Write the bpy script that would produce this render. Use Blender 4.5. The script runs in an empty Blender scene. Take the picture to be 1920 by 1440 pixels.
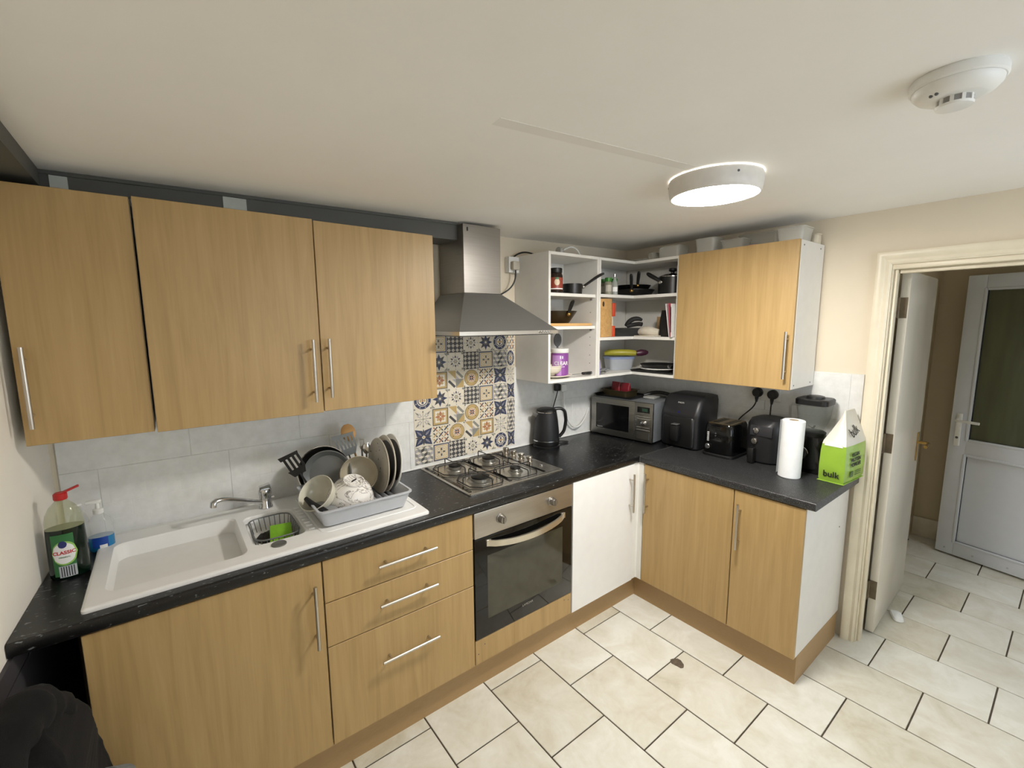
import bpy, bmesh, math, random
from mathutils import Vector, Matrix
random.seed(7)
PI = math.pi
scene = bpy.context.scene
COL = scene.collection

# ------------------------------------------------------------------ camera
cam_data = bpy.data.cameras.new('camera')
cam_data.sensor_width = 36.0
cam_data.lens = 841.83 / 1920 * 36.0
cam_data.clip_start = 0.02
cam = bpy.data.objects.new('camera', cam_data)
COL.objects.link(cam)
yaw, pit, rol = 0.6597, -0.1341, -0.0068
fw = Vector((math.sin(yaw) * math.cos(pit), math.cos(yaw) * math.cos(pit), math.sin(pit)))
rt0 = Vector((math.cos(yaw), -math.sin(yaw), 0))
up0 = rt0.cross(fw)
rt = rt0 * math.cos(rol) + up0 * math.sin(rol)
up = -rt0 * math.sin(rol) + up0 * math.cos(rol)
cam.matrix_world = Matrix((
    (rt.x, up.x, -fw.x, -2.7325),
    (rt.y, up.y, -fw.y, -2.1455),
    (rt.z, up.z, -fw.z, 1.6676),
    (0, 0, 0, 1)))
scene.camera = cam

# ------------------------------------------------------------------ world (overcast daylight outside) and exposure
world = bpy.data.worlds.new('overcast_sky')
scene.world = world
world.use_nodes = True
bg = world.node_tree.nodes['Background']
bg.inputs[0].default_value = (0.78, 0.88, 1.0, 1)
bg.inputs[1].default_value = 4.6
LAMP_STRENGTH = 132.0
scene.view_settings.view_transform = 'Standard'
scene.view_settings.look = 'None'
scene.view_settings.gamma = 1.0
scene.view_settings.use_curve_mapping = False
scene.view_settings.exposure = 0.4

# ------------------------------------------------------------------ helpers
def srgb(c):
    out = []
    for v in c:
        v = v / 255.0
        out.append(v / 12.92 if v <= 0.04045 else ((v + 0.055) / 1.055) ** 2.4)
    return (out[0], out[1], out[2], 1.0)

_mats = {}

def new_mat(name):
    m = bpy.data.materials.new(name)
    m.use_nodes = True
    nt = m.node_tree
    b = nt.nodes['Principled BSDF']
    return m, nt, b

def setin(b, **kw):
    for k, v in kw.items():
        k = k.replace('_', ' ')
        if k in b.inputs:
            b.inputs[k].default_value = v

def coords(nt, scale=(1, 1, 1), rand=0.0):
    tc = nt.nodes.new('ShaderNodeTexCoord')
    mp = nt.nodes.new('ShaderNodeMapping')
    mp.inputs['Scale'].default_value = scale
    nt.links.new(tc.outputs['Object'], mp.inputs['Vector'])
    if rand:
        oi = nt.nodes.new('ShaderNodeObjectInfo')
        mu = nt.nodes.new('ShaderNodeMath'); mu.operation = 'MULTIPLY'; mu.inputs[1].default_value = rand
        nt.links.new(oi.outputs['Random'], mu.inputs[0])
        cb = nt.nodes.new('ShaderNodeCombineXYZ')
        for i in range(3):
            nt.links.new(mu.outputs[0], cb.inputs[i])
        nt.links.new(cb.outputs[0], mp.inputs['Location'])
    return mp.outputs[0]

def ramp(nt, fac, stops):
    r = nt.nodes.new('ShaderNodeValToRGB')
    el = r.color_ramp.elements
    while len(el) < len(stops):
        el.new(0.5)
    for e, (p, c) in zip(el, stops):
        e.position = p; e.color = c
    nt.links.new(fac, r.inputs[0])
    return r.outputs[0]

def noise(nt, vec, scale, detail=3, rough=0.5, dist=0.0):
    n = nt.nodes.new('ShaderNodeTexNoise')
    n.inputs['Scale'].default_value = scale
    n.inputs['Detail'].default_value = detail
    n.inputs['Roughness'].default_value = rough
    n.inputs['Distortion'].default_value = dist
    nt.links.new(vec, n.inputs['Vector'])
    return n.outputs[0]

def bump(nt, b, height, strength=0.2, dist=0.002):
    bp = nt.nodes.new('ShaderNodeBump')
    bp.inputs['Strength'].default_value = strength
    bp.inputs['Distance'].default_value = dist
    nt.links.new(height, bp.inputs['Height'])
    nt.links.new(bp.outputs[0], b.inputs['Normal'])

def mul(c, k):
    return (min(1, c[0] * k), min(1, c[1] * k), min(1, c[2] * k), 1)

def mat(name, rgb, rough=0.5, metal=0.0, var=0.06, nscale=18.0, bmp=0.0, stretch=(1, 1, 1), **kw):
    """plain procedural material: colour broken up by noise, optional fine relief"""
    if name in _mats:
        return _mats[name]
    m, nt, b = new_mat(name)
    c = srgb(rgb)
    v = coords(nt, stretch, rand=3.0)
    n = noise(nt, v, nscale, 4)
    nt.links.new(ramp(nt, n, [(0.3, mul(c, 1 - var)), (0.7, mul(c, 1 + var))]), b.inputs['Base Color'])
    setin(b, Roughness=rough, Metallic=metal, **kw)
    if bmp:
        bump(nt, b, noise(nt, v, nscale * 6, 3), bmp, 0.0015)
    _mats[name] = m
    return m

def emit_mat(name, rgb, strength):
    m, nt, b = new_mat(name)
    setin(b, Base_Color=srgb(rgb), Emission_Color=srgb(rgb), Emission_Strength=strength, Roughness=0.4)
    _mats[name] = m
    return m

def glass_mat(name, rgb, rough=0.05, ior=1.45, alpha=None):
    m, nt, b = new_mat(name)
    setin(b, Base_Color=srgb(rgb), Roughness=rough, IOR=ior)
    b.inputs['Transmission Weight'].default_value = 1.0
    if alpha is not None:
        b.inputs['Alpha'].default_value = alpha
    _mats[name] = m
    return m

def clear_mat(name, rgb, alpha, rough=0.12):
    """thin clear plastic / glass wall: mostly see-through with gloss, no refraction"""
    m, nt, b = new_mat(name)
    setin(b, Base_Color=srgb(rgb), Roughness=rough, Alpha=alpha)
    _mats[name] = m
    return m

class MB:
    """collects shapes of ONE part in a bmesh"""
    def __init__(self):
        self.bm = bmesh.new()
        self.mi = 0
    def _mark(self, faces):
        for f in faces:
            f.material_index = self.mi
    def box(self, x0, x1, y0, y1, z0, z1, bev=0.0, seg=2, rot=None, piv=None):
        tmp = bmesh.new()
        bmesh.ops.create_cube(tmp, size=1.0)
        for v in tmp.verts:
            v.co = Vector(((x0 + x1) / 2 + v.co.x * (x1 - x0), (y0 + y1) / 2 + v.co.y * (y1 - y0), (z0 + z1) / 2 + v.co.z * (z1 - z0)))
        if bev > 0:
            bev = min(bev, 0.49 * min(abs(x1 - x0), abs(y1 - y0), abs(z1 - z0)))
            bmesh.ops.bevel(tmp, geom=list(tmp.edges), offset=bev, segments=seg, profile=0.5, affect='EDGES')
        if rot is not None:
            p = Vector(piv) if piv is not None else Vector(((x0 + x1) / 2, (y0 + y1) / 2, (z0 + z1) / 2))
            for v in tmp.verts:
                v.co = p + rot @ (v.co - p)
        self._merge(tmp)
        return self
    def _merge(self, tmp):
        vm = {}
        for v in tmp.verts:
            vm[v] = self.bm.verts.new(v.co)
        for f in tmp.faces:
            try:
                nf = self.bm.faces.new([vm[v] for v in f.verts])
                nf.material_index = self.mi
            except ValueError:
                pass
        tmp.free()
    def poly(self, pts):
        vs = [self.bm.verts.new(p) for p in pts]
        f = self.bm.faces.new(vs); f.material_index = self.mi
        return self
    def loft(self, rings, cap0=True, cap1=True, closed=True):
        rv = [[self.bm.verts.new(p) for p in r] for r in rings]
        n = len(rings[0])
        for a, b in zip(rv[:-1], rv[1:]):
            for i in range(n if closed else n - 1):
                j = (i + 1) % n
                f = self.bm.faces.new((a[i], a[j], b[j], b[i])); f.material_index = self.mi
        if cap0:
            f = self.bm.faces.new(list(reversed(rv[0]))); f.material_index = self.mi
        if cap1:
            f = self.bm.faces.new(rv[-1]); f.material_index = self.mi
        return self
    def lathe(self, prof, c=(0, 0, 0), n=28, cap0=True, cap1=True, M=None, sx=1.0, sy=1.0):
        rings = []
        for r, z in prof:
            ring = []
            for i in range(n):
                a = 2 * PI * i / n
                p = Vector((r * math.cos(a) * sx, r * math.sin(a) * sy, z))
                if M is not None:
                    p = M @ p
                ring.append(p + Vector(c))
            rings.append(ring)
        return self.loft(rings, cap0, cap1)
    def cyl(self, p0, p1, r0, r1=None, n=16, cap=True):
        r1 = r0 if r1 is None else r1
        p0 = Vector(p0); p1 = Vector(p1)
        d = (p1 - p0).normalized()
        q = Vector((0, 0, 1)).rotation_difference(d)
        rings = []
        for p, r in ((p0, r0), (p1, r1)):
            rings.append([p + q @ Vector((r * math.cos(2 * PI * i / n), r * math.sin(2 * PI * i / n), 0)) for i in range(n)])
        return self.loft(rings, cap, cap)
    def tube(self, path, r, n=8, rz=None, closed=False):
        """round tube along a path; r may be a list"""
        P = [Vector(p) for p in path]
        rr = r if isinstance(r, (list, tuple)) else [r] * len(P)
        rings = []
        prev = None
        for i, p in enumerate(P):
            a = P[i - 1] if i > 0 else (P[-1] if closed else P[0])
            b = P[i + 1] if i < len(P) - 1 else (P[0] if closed else P[-1])
            t = (b - a).normalized()
            if prev is None:
                ref = Vector((0, 0, 1)) if abs(t.z) < 0.9 else Vector((1, 0, 0))
                u = t.cross(ref).normalized()
            else:
                u = (prev - t * prev.dot(t)).normalized()
            w = t.cross(u)
            prev = u
            k2 = rz if rz is not None else 1.0
            rings.append([p + (u * math.cos(2 * PI * j / n) + w * math.sin(2 * PI * j / n) * k2) * rr[i] for j in range(n)])
        if closed:
            rings.append(rings[0])
        return self.loft(rings, not closed, not closed)
    def prism(self, pts, axis, a0, a1):
        """2-D outline extruded along an axis; pts are the other two coordinates in order"""
        def P(u, v, a):
            return {'x': (a, u, v), 'y': (u, a, v), 'z': (u, v, a)}[axis]
        return self.loft([[P(u, v, a0) for u, v in pts], [P(u, v, a1) for u, v in pts]])
    def sphere(self, c, r, sx=1, sy=1, sz=1, u=16, v=10):
        prof = []
        rings = []
        for i in range(1, v):
            t = PI * i / v
            rings.append([Vector(c) + Vector((r * sx * math.sin(t) * math.cos(2 * PI * j / u), r * sy * math.sin(t) * math.sin(2 * PI * j / u), -r * sz * math.cos(t))) for j in range(u)])
        return self.loft(rings)
    def xf(self, M):
        bmesh.ops.transform(self.bm, matrix=M, verts=list(self.bm.verts))
        return self
    def noisy(self, amp, seed=0, freq=20.0):
        from mathutils import noise as mn
        for v in self.bm.verts:
            v.co += amp * mn.noise_vector(v.co * freq + Vector((seed * 3.1, seed * 1.7, seed)))
        return self
    def mesh(self, name, mats, smooth=35):
        bm = self.bm
        bmesh.ops.recalc_face_normals(bm, faces=list(bm.faces))
        me = bpy.data.meshes.new(name)
        bm.to_mesh(me); bm.free()
        for m in (mats if isinstance(mats, (list, tuple)) else [mats]):
            me.materials.append(m)
        if smooth:
            me.polygons.foreach_set('use_smooth', [True] * len(me.polygons))
            me.set_sharp_from_angle(angle=math.radians(smooth))
        return me
    def build(self, name, mats, parent=None, smooth=35):
        return add(name, self.mesh(name, mats, smooth), parent)

def add(name, me, parent=None):
    o = bpy.data.objects.new(name, me)
    COL.objects.link(o)
    if parent is not None:
        o.parent = parent
    return o

def tag(o, label=None, cat=None, group=None, kind=None):
    if label: o['label'] = label
    if cat: o['category'] = cat
    if group: o['group'] = group
    if kind: o['kind'] = kind
    return o

def thing(name, label, cat, loc=(0, 0, 0), rz=0.0, group=None):
    o = bpy.data.objects.new(name, None)
    o.empty_display_size = 0.05
    COL.objects.link(o)
    o.location = loc
    o.rotation_euler = (0, 0, rz)
    return tag(o, label, cat, group)

def one(name, mb, m, label, cat, loc=(0, 0, 0), rz=0.0, group=None, smooth=35):
    o = mb.build(name, m, None, smooth)
    o.location = loc; o.rotation_euler = (0, 0, rz)
    return tag(o, label, cat, group)

def copy_tree(o, parent=None):
    c = o.copy(); COL.objects.link(c); c.parent = parent
    for ch in list(o.children):
        copy_tree(ch, c)
    return c

def text_mesh(s, size, extrude=0.0003, bold=0.0, ax='CENTER'):
    cu = bpy.data.curves.new('lettering', 'FONT')
    cu.body = s; cu.size = size; cu.extrude = extrude; cu.offset = bold
    cu.align_x = ax; cu.align_y = 'CENTER'
    cu.resolution_u = 3
    o = bpy.data.objects.new('lettering', cu)
    COL.objects.link(o)
    bpy.context.view_layer.update()
    me = bpy.data.meshes.new_from_object(o.evaluated_get(bpy.context.evaluated_depsgraph_get()))
    bpy.data.objects.remove(o)
    bpy.data.curves.remove(cu)
    me.name = 'lettering'
    return me

# text facing local -y (reads left to right along +x, up along +z)
FACE_FRONT = Matrix(((1, 0, 0, 0), (0, 0, -1, 0), (0, 1, 0, 0), (0, 0, 0, 1)))

def lettering(s, size, m, parent, at, M=FACE_FRONT, bold=0.0, name='lettering'):
    me = text_mesh(s, size, bold=bold)
    me.transform(Matrix.Translation(at) @ M)
    me.materials.clear(); me.materials.append(m)
    return add(name, me, parent)

def rrect(w, d, r, z, n=4, cx=0.0, cy=0.0):
    """rounded rectangle ring"""
    r = min(r, w / 2 - 1e-4, d / 2 - 1e-4)
    out = []
    for (sx, sy, a0) in ((1, 1, 0), (-1, 1, PI / 2), (-1, -1, PI), (1, -1, 3 * PI / 2)):
        for i in range(n + 1):
            a = a0 + PI / 2 * i / n
            out.append(Vector((cx + sx * (w / 2 - r) + r * math.cos(a), cy + sy * (d / 2 - r) + r * math.sin(a), z)))
    return out

def bez(p0, p1, p2, p3, n=10):
    P = [Vector(p) for p in (p0, p1, p2, p3)]
    out = []
    for i in range(n + 1):
        t = i / n
        out.append(P[0] * (1 - t) ** 3 + P[1] * 3 * t * (1 - t) ** 2 + P[2] * 3 * t * t * (1 - t) + P[3] * t ** 3)
    return out

# ------------------------------------------------------------------ materials
def make_wood(name, dark, mid, light, k=1.0, axis='z'):
    m, nt, b = new_mat(name)
    st = {'z': (9 * k, 9 * k, 0.55 * k), 'x': (0.55 * k, 9 * k, 9 * k)}[axis]
    v = coords(nt, st, rand=30.0)
    n1 = noise(nt, v, 3.2, 4, 0.55, 0.9)
    st2 = {'z': (70, 70, 1.6), 'x': (1.6, 70, 70)}[axis]
    n2 = noise(nt, coords(nt, st2, rand=11.0), 3.0, 3, 0.6)
    mx = nt.nodes.new('ShaderNodeMath'); mx.operation = 'MULTIPLY_ADD'
    mx.inputs[1].default_value = 0.34
    nt.links.new(n2, mx.inputs[0]); nt.links.new(n1, mx.inputs[2])
    c = ramp(nt, mx.outputs[0], [(0.32, srgb(dark)), (0.66, srgb(mid)), (1.0, srgb(light))])
    nt.links.new(c, b.inputs['Base Color'])
    setin(b, Roughness=0.42)
    bump(nt, b, n2, 0.06, 0.0006)
    _mats[name] = m
    return m
WOOD = make_wood('beech_laminate', (160, 131, 84), (177, 147, 97), (188, 158, 109))
WOOD_PLINTH = mat('plinth_laminate', (166, 136, 94), 0.5, var=0.05, stretch=(2, 2, 14))
BOARD = make_wood('pale_board_wood', (186, 140, 84), (208, 164, 104), (222, 182, 124), 2.0, 'x')

def make_worktop(name, base, fleck, fscale, thr, rough):
    m, nt, b = new_mat(name)
    v = coords(nt, (1, 1, 1))
    vs = coords(nt, (1.0, 2.6, 1.8))
    n1 = noise(nt, v, 9, 4)
    c1 = ramp(nt, n1, [(0.3, mul(srgb(base), 0.8)), (0.7, mul(srgb(base), 1.3))])
    n2 = noise(nt, vs, fscale, 2, 0.4)
    f2 = ramp(nt, n2, [(thr, (0, 0, 0, 1)), (thr + 0.06, (1, 1, 1, 1))])
    n3 = noise(nt, v, 420, 1)
    f3 = ramp(nt, n3, [(0.66, (0, 0, 0, 1)), (0.78, (0.55, 0.55, 0.55, 1))])
    mm = nt.nodes.new('ShaderNodeMix'); mm.data_type = 'RGBA'
    nt.links.new(f2, mm.inputs['Factor']); nt.links.new(c1, mm.inputs['A']); mm.inputs['B'].default_value = srgb(fleck)
    m2 = nt.nodes.new('ShaderNodeMix'); m2.data_type = 'RGBA'
    nt.links.new(f3, m2.inputs['Factor']); nt.links.new(mm.outputs['Result'], m2.inputs['A']); m2.inputs['B'].default_value = mul(srgb(fleck), 0.5)
    nt.links.new(m2.outputs['Result'], b.inputs['Base Color'])
    setin(b, Roughness=rough)
    bump(nt, b, n3, 0.05, 0.0005)
    _mats[name] = m
    return m
TOP_A = make_worktop('black_worktop', (17, 17, 18), (118, 122, 124), 62, 0.66, 0.3)
TOP_B = make_worktop('charcoal_worktop', (36, 36, 37), (104, 106, 106), 190, 0.60, 0.36)

def make_steel(name, rgb, rough, st):
    m, nt, b = new_mat(name)
    v = coords(nt, st, rand=5)
    n = noise(nt, v, 6, 4, 0.6)
    c = srgb(rgb)
    nt.links.new(ramp(nt, n, [(0.3, mul(c, 0.88)), (0.7, mul(c, 1.08))]), b.inputs['Base Color'])
    setin(b, Metallic=1.0)
    rr = ramp(nt, n, [(0.3, (rough * .85,) * 3 + (1,)), (0.7, (rough * 1.2,) * 3 + (1,))])
    nt.links.new(rr, b.inputs['Roughness'])
    _mats[name] = m
    return m
STEEL = mat('brushed_steel', (150, 146, 141), 0.34, 0.92, var=0.05, nscale=6, stretch=(1, 1, 40))
STEEL_H = mat('brushed_steel_level', (178, 172, 162), 0.34, 0.9, var=0.04, nscale=6, stretch=(1, 40, 40))
CHROME = mat('chrome', (206, 206, 206), 0.13, 1.0, var=0.03)
HANDLE = mat('satin_handle_steel', (196, 190, 180), 0.28, 1.0, var=0.03)
HOBSTEEL = mat('hob_steel', (186, 182, 174), 0.24, 0.9, var=0.03)
WHITE = mat('white_melamine', (232, 230, 224), 0.4, var=0.02)
WHITE_GLOSS = mat('white_gloss_door', (240, 240, 238), 0.25, var=0.015)
CREAM_PAINT = mat('cream_gloss_paint', (232, 222, 198), 0.35, var=0.05, nscale=9, bmp=0.12)
BLACK = mat('black_plastic', (18, 18, 19), 0.42, var=0.1)
BLACK_GLOSS = mat('black_gloss', (10, 10, 11), 0.12, var=0.1)
BLACK_MATT = mat('black_matt', (26, 26, 27), 0.65, var=0.12)
NONSTICK = mat('black_nonstick', (20, 20, 20), 0.38, var=0.15)
IRON = mat('black_enamel_iron', (16, 16, 16), 0.5, var=0.2, bmp=0.1)
GREYPLA = mat('grey_plastic', (188, 191, 196), 0.45, var=0.03)
DARKGREY = mat('dark_grey_plastic', (84, 86, 88), 0.5, var=0.08)
WHITEPLA = mat('white_plastic', (236, 236, 232), 0.38, var=0.02)
CERAMIC = mat('cream_ceramic', (222, 214, 198), 0.18, var=0.04)
BRASS = mat('brass', (178, 146, 84), 0.3, 1.0, var=0.1)
CLEAR = clear_mat('clear_plastic', (225, 228, 226), 0.28)
GLASSY = clear_mat('clear_glass', (205, 212, 210), 0.22, 0.06)
INK = mat('black_print', (24, 26, 24), 0.6)
WHITE_INK = mat('white_print', (240, 240, 238), 0.6)
# ------------------------------------------------------------------ room shell
def wall_paint(name, rgb, k=0.03):
    m, nt, b = new_mat(name)
    v = coords(nt)
    n = noise(nt, v, 2.2, 5, 0.6)
    c = srgb(rgb)
    nt.links.new(ramp(nt, n, [(0.3, mul(c, 1 - k)), (0.7, mul(c, 1 + k))]), b.inputs['Base Color'])
    setin(b, Roughness=0.7)
    bump(nt, b, noise(nt, v, 60, 4, 0.6), 0.12, 0.002)
    return m
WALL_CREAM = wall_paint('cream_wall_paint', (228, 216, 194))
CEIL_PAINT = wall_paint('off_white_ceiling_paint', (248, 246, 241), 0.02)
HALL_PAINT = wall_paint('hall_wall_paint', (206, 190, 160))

def ceil_z(x):
    return 2.185 + 0.02 * x
def left_x(y):
    return -3.07 + 0.05 * y

floor_m, nt, b = new_mat('brown_grout')
n = noise(nt, coords(nt), 30, 4)
nt.links.new(ramp(nt, n, [(0.3, srgb((62, 52, 42))), (0.7, srgb((88, 76, 62)))]), b.inputs['Base Color'])
setin(b, Roughness=0.9)
floor = MB().box(-3.35, 2.1, -4.2, 0.15, -0.08, -0.0035).build('floor', floor_m)
tag(floor, 'cream ceramic tile floor with dark grout', 'floor', kind='structure')

# floor tiles: staggered rows running away from the back wall
tile_m, nt, b = new_mat('cream_stone_tile')
v = coords(nt, (1, 1, 1), rand=40)
n1 = noise(nt, v, 5.0, 6, 0.62, 0.8)
n2 = noise(nt, v, 38, 4, 0.6)
mx = nt.nodes.new('ShaderNodeMath'); mx.operation = 'MULTIPLY_ADD'; mx.inputs[1].default_value = 0.22
nt.links.new(n2, mx.inputs[0]); nt.links.new(n1, mx.inputs[2])
oi = nt.nodes.new('ShaderNodeObjectInfo')
ad = nt.nodes.new('ShaderNodeMath'); ad.operation = 'MULTIPLY_ADD'; ad.inputs[1].default_value = 0.22; 
nt.links.new(oi.outputs['Random'], ad.inputs[0]); nt.links.new(mx.outputs[0], ad.inputs[2])
nt.links.new(ramp(nt, ad.outputs[0], [(0.35, srgb((190, 183, 160))), (0.58, srgb((210, 205, 188))), (0.95, srgb((230, 229, 220)))]), b.inputs['Base Color'])
setin(b, Roughness=0.34)
bump(nt, b, n1, 0.08, 0.002)
TX, TY = 0.3063, 0.4072
def floor_tile_mesh():
    return MB().box(0, TX - 0.006, 0, TY - 0.006, -0.012, 0.0, 0.0012, 1).mesh('tile', tile_m)
ft = floor_tile_mesh()
for k in range(-7, 10):
    x0 = -1.068 + TX * k
    odd = k % 2 == 0
    base = -0.82 if odd is False else -0.6165
    # even k (row starting at -1.068) carries joints at -0.6165, the next row at -0.82
    base = -0.6165 if k % 2 == 0 else -0.82
    for j in range(-2, 7):
        y1 = base - TY * j
        y0 = y1 - TY
        xc, yc = x0 + TX / 2, (y0 + y1) / 2
        if x0 + TX < -3.12 or y0 > -0.53 and xc < -0.6:
            continue
        if xc > -0.54 and xc < 0.02 and y0 > -1.45:
            continue
        if xc < -0.0 and y1 < -3.3:
            continue
        if xc > 0.02 and (y1 < -2.9 or y0 > -1.3):
            continue
        t = add('tile', ft, floor)
        t.location = (x0 + 0.003, y0 + 0.003, 0)

# chipped dark patch in one tile
mb = MB()
pts = []
for i in range(14):
    a = 2 * PI * i / 14
    r = 0.031 * (1 + 0.12 * math.sin(3 * a + 1) + 0.06 * math.sin(5 * a))
    pts.append((-0.861 + r * math.cos(a) * 0.85, -1.05 + r * math.sin(a) * 1.1))
mb.prism(pts, 'z', 0.0002, 0.0012)
chip = mb.build('chipped_patch', mat('exposed_tile_core', (96, 84, 70), 0.9, var=0.3, nscale=60), floor)
chip['label'] = 'dark chipped patch in a floor tile'

# ceiling (it rises a little towards the door wall)
mb = MB()
mb.prism([(-3.35, ceil_z(-3.35)), (0.1, ceil_z(0.1)), (0.1, 2.35), (-3.35, 2.35)], 'y', -4.1, 0.12)
ceiling = mb.build('ceiling', CEIL_PAINT)
tag(ceiling, 'off white painted kitchen ceiling', 'ceiling', kind='structure')
mb = MB()
p0, p1 = Vector((-2.06, -1.225, 0)), Vector((-1.33, -1.30, 0))
d = (p1 - p0).normalized(); nrm = Vector((-d.y, d.x, 0)) * 0.021
ring = [p0 + nrm, p1 + nrm, p1 - nrm, p0 - nrm]
mb.loft([[Vector((q.x, q.y, ceil_z(q.x) - 0.0007)) for q in ring], [Vector((q.x, q.y, ceil_z(q.x) + 0.004)) for q in ring]])
mb.build('plastered_strip', wall_paint('grey_filler_paint', (238, 235, 229)), ceiling)['label'] = 'filled cable channel painted over'

# walls
wall_back = MB().box(-3.3, 0.1, 0.0, 0.12, 0, 2.35).build('wall_back', WALL_CREAM)
tag(wall_back, 'cream back wall behind the sink and hob', 'wall', kind='structure')
mb = MB()
mb.prism([(left_x(0.0), 0.0), (left_x(-4.1), -4.1), (-3.45, -4.1), (-3.45, 0.0)], 'z', 0, 2.2)
wall_left = mb.build('wall_left', wall_paint('lightened_side_wall', (245, 239, 227)))  # colour lightened beyond the other walls' cream to brighten this wall
tag(wall_left, 'cream side wall beside the sink', 'wall', kind='structure')
OY0, OY1, OZ = -1.538, -2.32, 1.928          # doorway
mb = MB()
mb.box(0, 0.1, OY0, 0.0, 0, 2.35).box(0, 0.1, OY1, OY0, OZ, 2.35).box(0, 0.1, -4.1, OY1, 0, 2.35)
wall_right = mb.build('wall_right', WALL_CREAM)
tag(wall_right, 'cream wall with the doorway to the hall', 'wall', kind='structure')
mb = MB()
mb.box(-3.45, -2.20, -3.5, -3.4, 0, 2.35).box(-0.10, 0.1, -3.5, -3.4, 0, 2.35).box(-2.20, -0.10, -3.5, -3.4, 0, 0.95).box(-2.20, -0.10, -3.5, -3.4, 2.06, 2.35)
tag(mb.build('wall_front', WALL_CREAM), 'cream wall with the added fill window', 'wall', kind='structure')
wt = thing('fill_window', 'unseen white framed window added for fill daylight', 'window', (-1.15, -3.45, 0.95)); wt['kind'] = 'structure'  # unseen window, added so sky light fills the kitchen
mb = MB()
mb.box(-1.05, 1.05, -0.035, 0.035, 0, 0.06).box(-1.05, 1.05, -0.035, 0.035, 1.05, 1.11).box(-1.05, -0.99, -0.035, 0.035, 0, 1.11).box(0.99, 1.05, -0.035, 0.035, 0, 1.11).box(-0.03, 0.03, -0.035, 0.035, 0, 1.11)
mb.build('fill_window_frame', WHITEPLA, wt)
for s in (-1, 1):
    MB().box(min(s * 0.03, s * 0.99), max(s * 0.03, s * 0.99), -0.006, 0.006, 0.06, 1.05).build('pane', GLASSY, wt)
MB().box(-1.09, 1.09, 0.0, 0.16, -0.03, 0.0, 0.004).build('fill_window_sill', WHITEPLA, wt)

# dark sheets added to darken the lower part of the side wall
dark_sheets = thing('wall_darkening', 'dark grey sheets added over the lower side wall below the worktop', 'panelling', (0, 0, 0)); dark_sheets['kind'] = 'structure'
DARK_SHEET = mat('dark_grey_sheet', (62, 59, 62), 0.6, var=0.08, nscale=5)
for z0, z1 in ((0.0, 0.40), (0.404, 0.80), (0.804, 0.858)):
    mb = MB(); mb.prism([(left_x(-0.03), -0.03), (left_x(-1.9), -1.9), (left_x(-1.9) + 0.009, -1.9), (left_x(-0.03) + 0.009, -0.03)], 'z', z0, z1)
    mb.build('board', DARK_SHEET, dark_sheets)  # added dark sheet over the lower side wall

# hall behind the doorway
HX = 1.83
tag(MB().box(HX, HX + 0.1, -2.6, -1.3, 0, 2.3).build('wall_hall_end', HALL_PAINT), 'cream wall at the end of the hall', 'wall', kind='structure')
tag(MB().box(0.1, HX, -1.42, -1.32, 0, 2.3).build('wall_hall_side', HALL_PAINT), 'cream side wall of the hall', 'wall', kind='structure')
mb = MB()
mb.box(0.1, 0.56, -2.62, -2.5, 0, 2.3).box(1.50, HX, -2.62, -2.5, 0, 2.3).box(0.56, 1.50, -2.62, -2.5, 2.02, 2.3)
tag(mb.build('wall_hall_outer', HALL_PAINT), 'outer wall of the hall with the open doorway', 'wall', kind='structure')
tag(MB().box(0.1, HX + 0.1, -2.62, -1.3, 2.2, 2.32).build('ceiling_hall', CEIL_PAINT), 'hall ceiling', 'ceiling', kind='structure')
mb = MB()
mb.box(HX - 0.018, HX, -2.5, -1.42, 0, 0.15, 0.004)
tag(mb.build('baseboard_hall', mat('white_skirting_paint', (222, 214, 196), 0.4)), 'white skirting board along the end of the hall', 'skirting', kind='structure')

# unseen wall added outside the hall door to cut its daylight
BLOCKER = wall_paint('blocker_render', (150, 142, 130))
mb = MB(); mb.box(0.1, 2.3, -3.4, -3.3, 0, 2.42)
tag(mb.build('wall_blocker', BLOCKER), 'rendered yard wall added unseen outside the hall door', 'wall', kind='structure')

# ------------------------------------------------------------------ white splash tiles
spl_m, nt, b = new_mat('white_relief_tile')
v = coords(nt)
br = nt.nodes.new('ShaderNodeTexBrick')
br.offset = 0.43
br.inputs['Scale'].default_value = 1.0
br.inputs['Brick Width'].default_value = 0.105
br.inputs['Row Height'].default_value = 0.0605
br.inputs['Mortar Size'].default_value = 0.0035
br.inputs['Mortar Smooth'].default_value = 0.9
sep = nt.nodes.new('ShaderNodeSeparateXYZ'); cmb = nt.nodes.new('ShaderNodeCombineXYZ')
add_ = nt.nodes.new('ShaderNodeMath'); add_.operation = 'ADD'
nt.links.new(v, sep.inputs[0])
nt.links.new(sep.outputs[0], add_.inputs[0]); nt.links.new(sep.outputs[1], add_.inputs[1])
nt.links.new(add_.outputs[0], cmb.inputs[0]); nt.links.new(sep.outputs[2], cmb.inputs[1])
nt.links.new(cmb.outputs[0], br.inputs['Vector'])
n1 = noise(nt, v, 26, 5, 0.6)
mm = nt.nodes.new('ShaderNodeMath'); mm.operation = 'MULTIPLY_ADD'; mm.inputs[1].default_value = -0.9
nt.links.new(br.outputs['Fac'], mm.inputs[0]); nt.links.new(n1, mm.inputs[2])
nt.links.new(ramp(nt, n1, [(0.3, srgb((224, 224, 220))), (0.7, srgb((236, 236, 233)))]), b.inputs['Base Color'])
setin(b, Roughness=0.22)
bump(nt, b, mm.outputs[0], 0.16, 0.0016)

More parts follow.
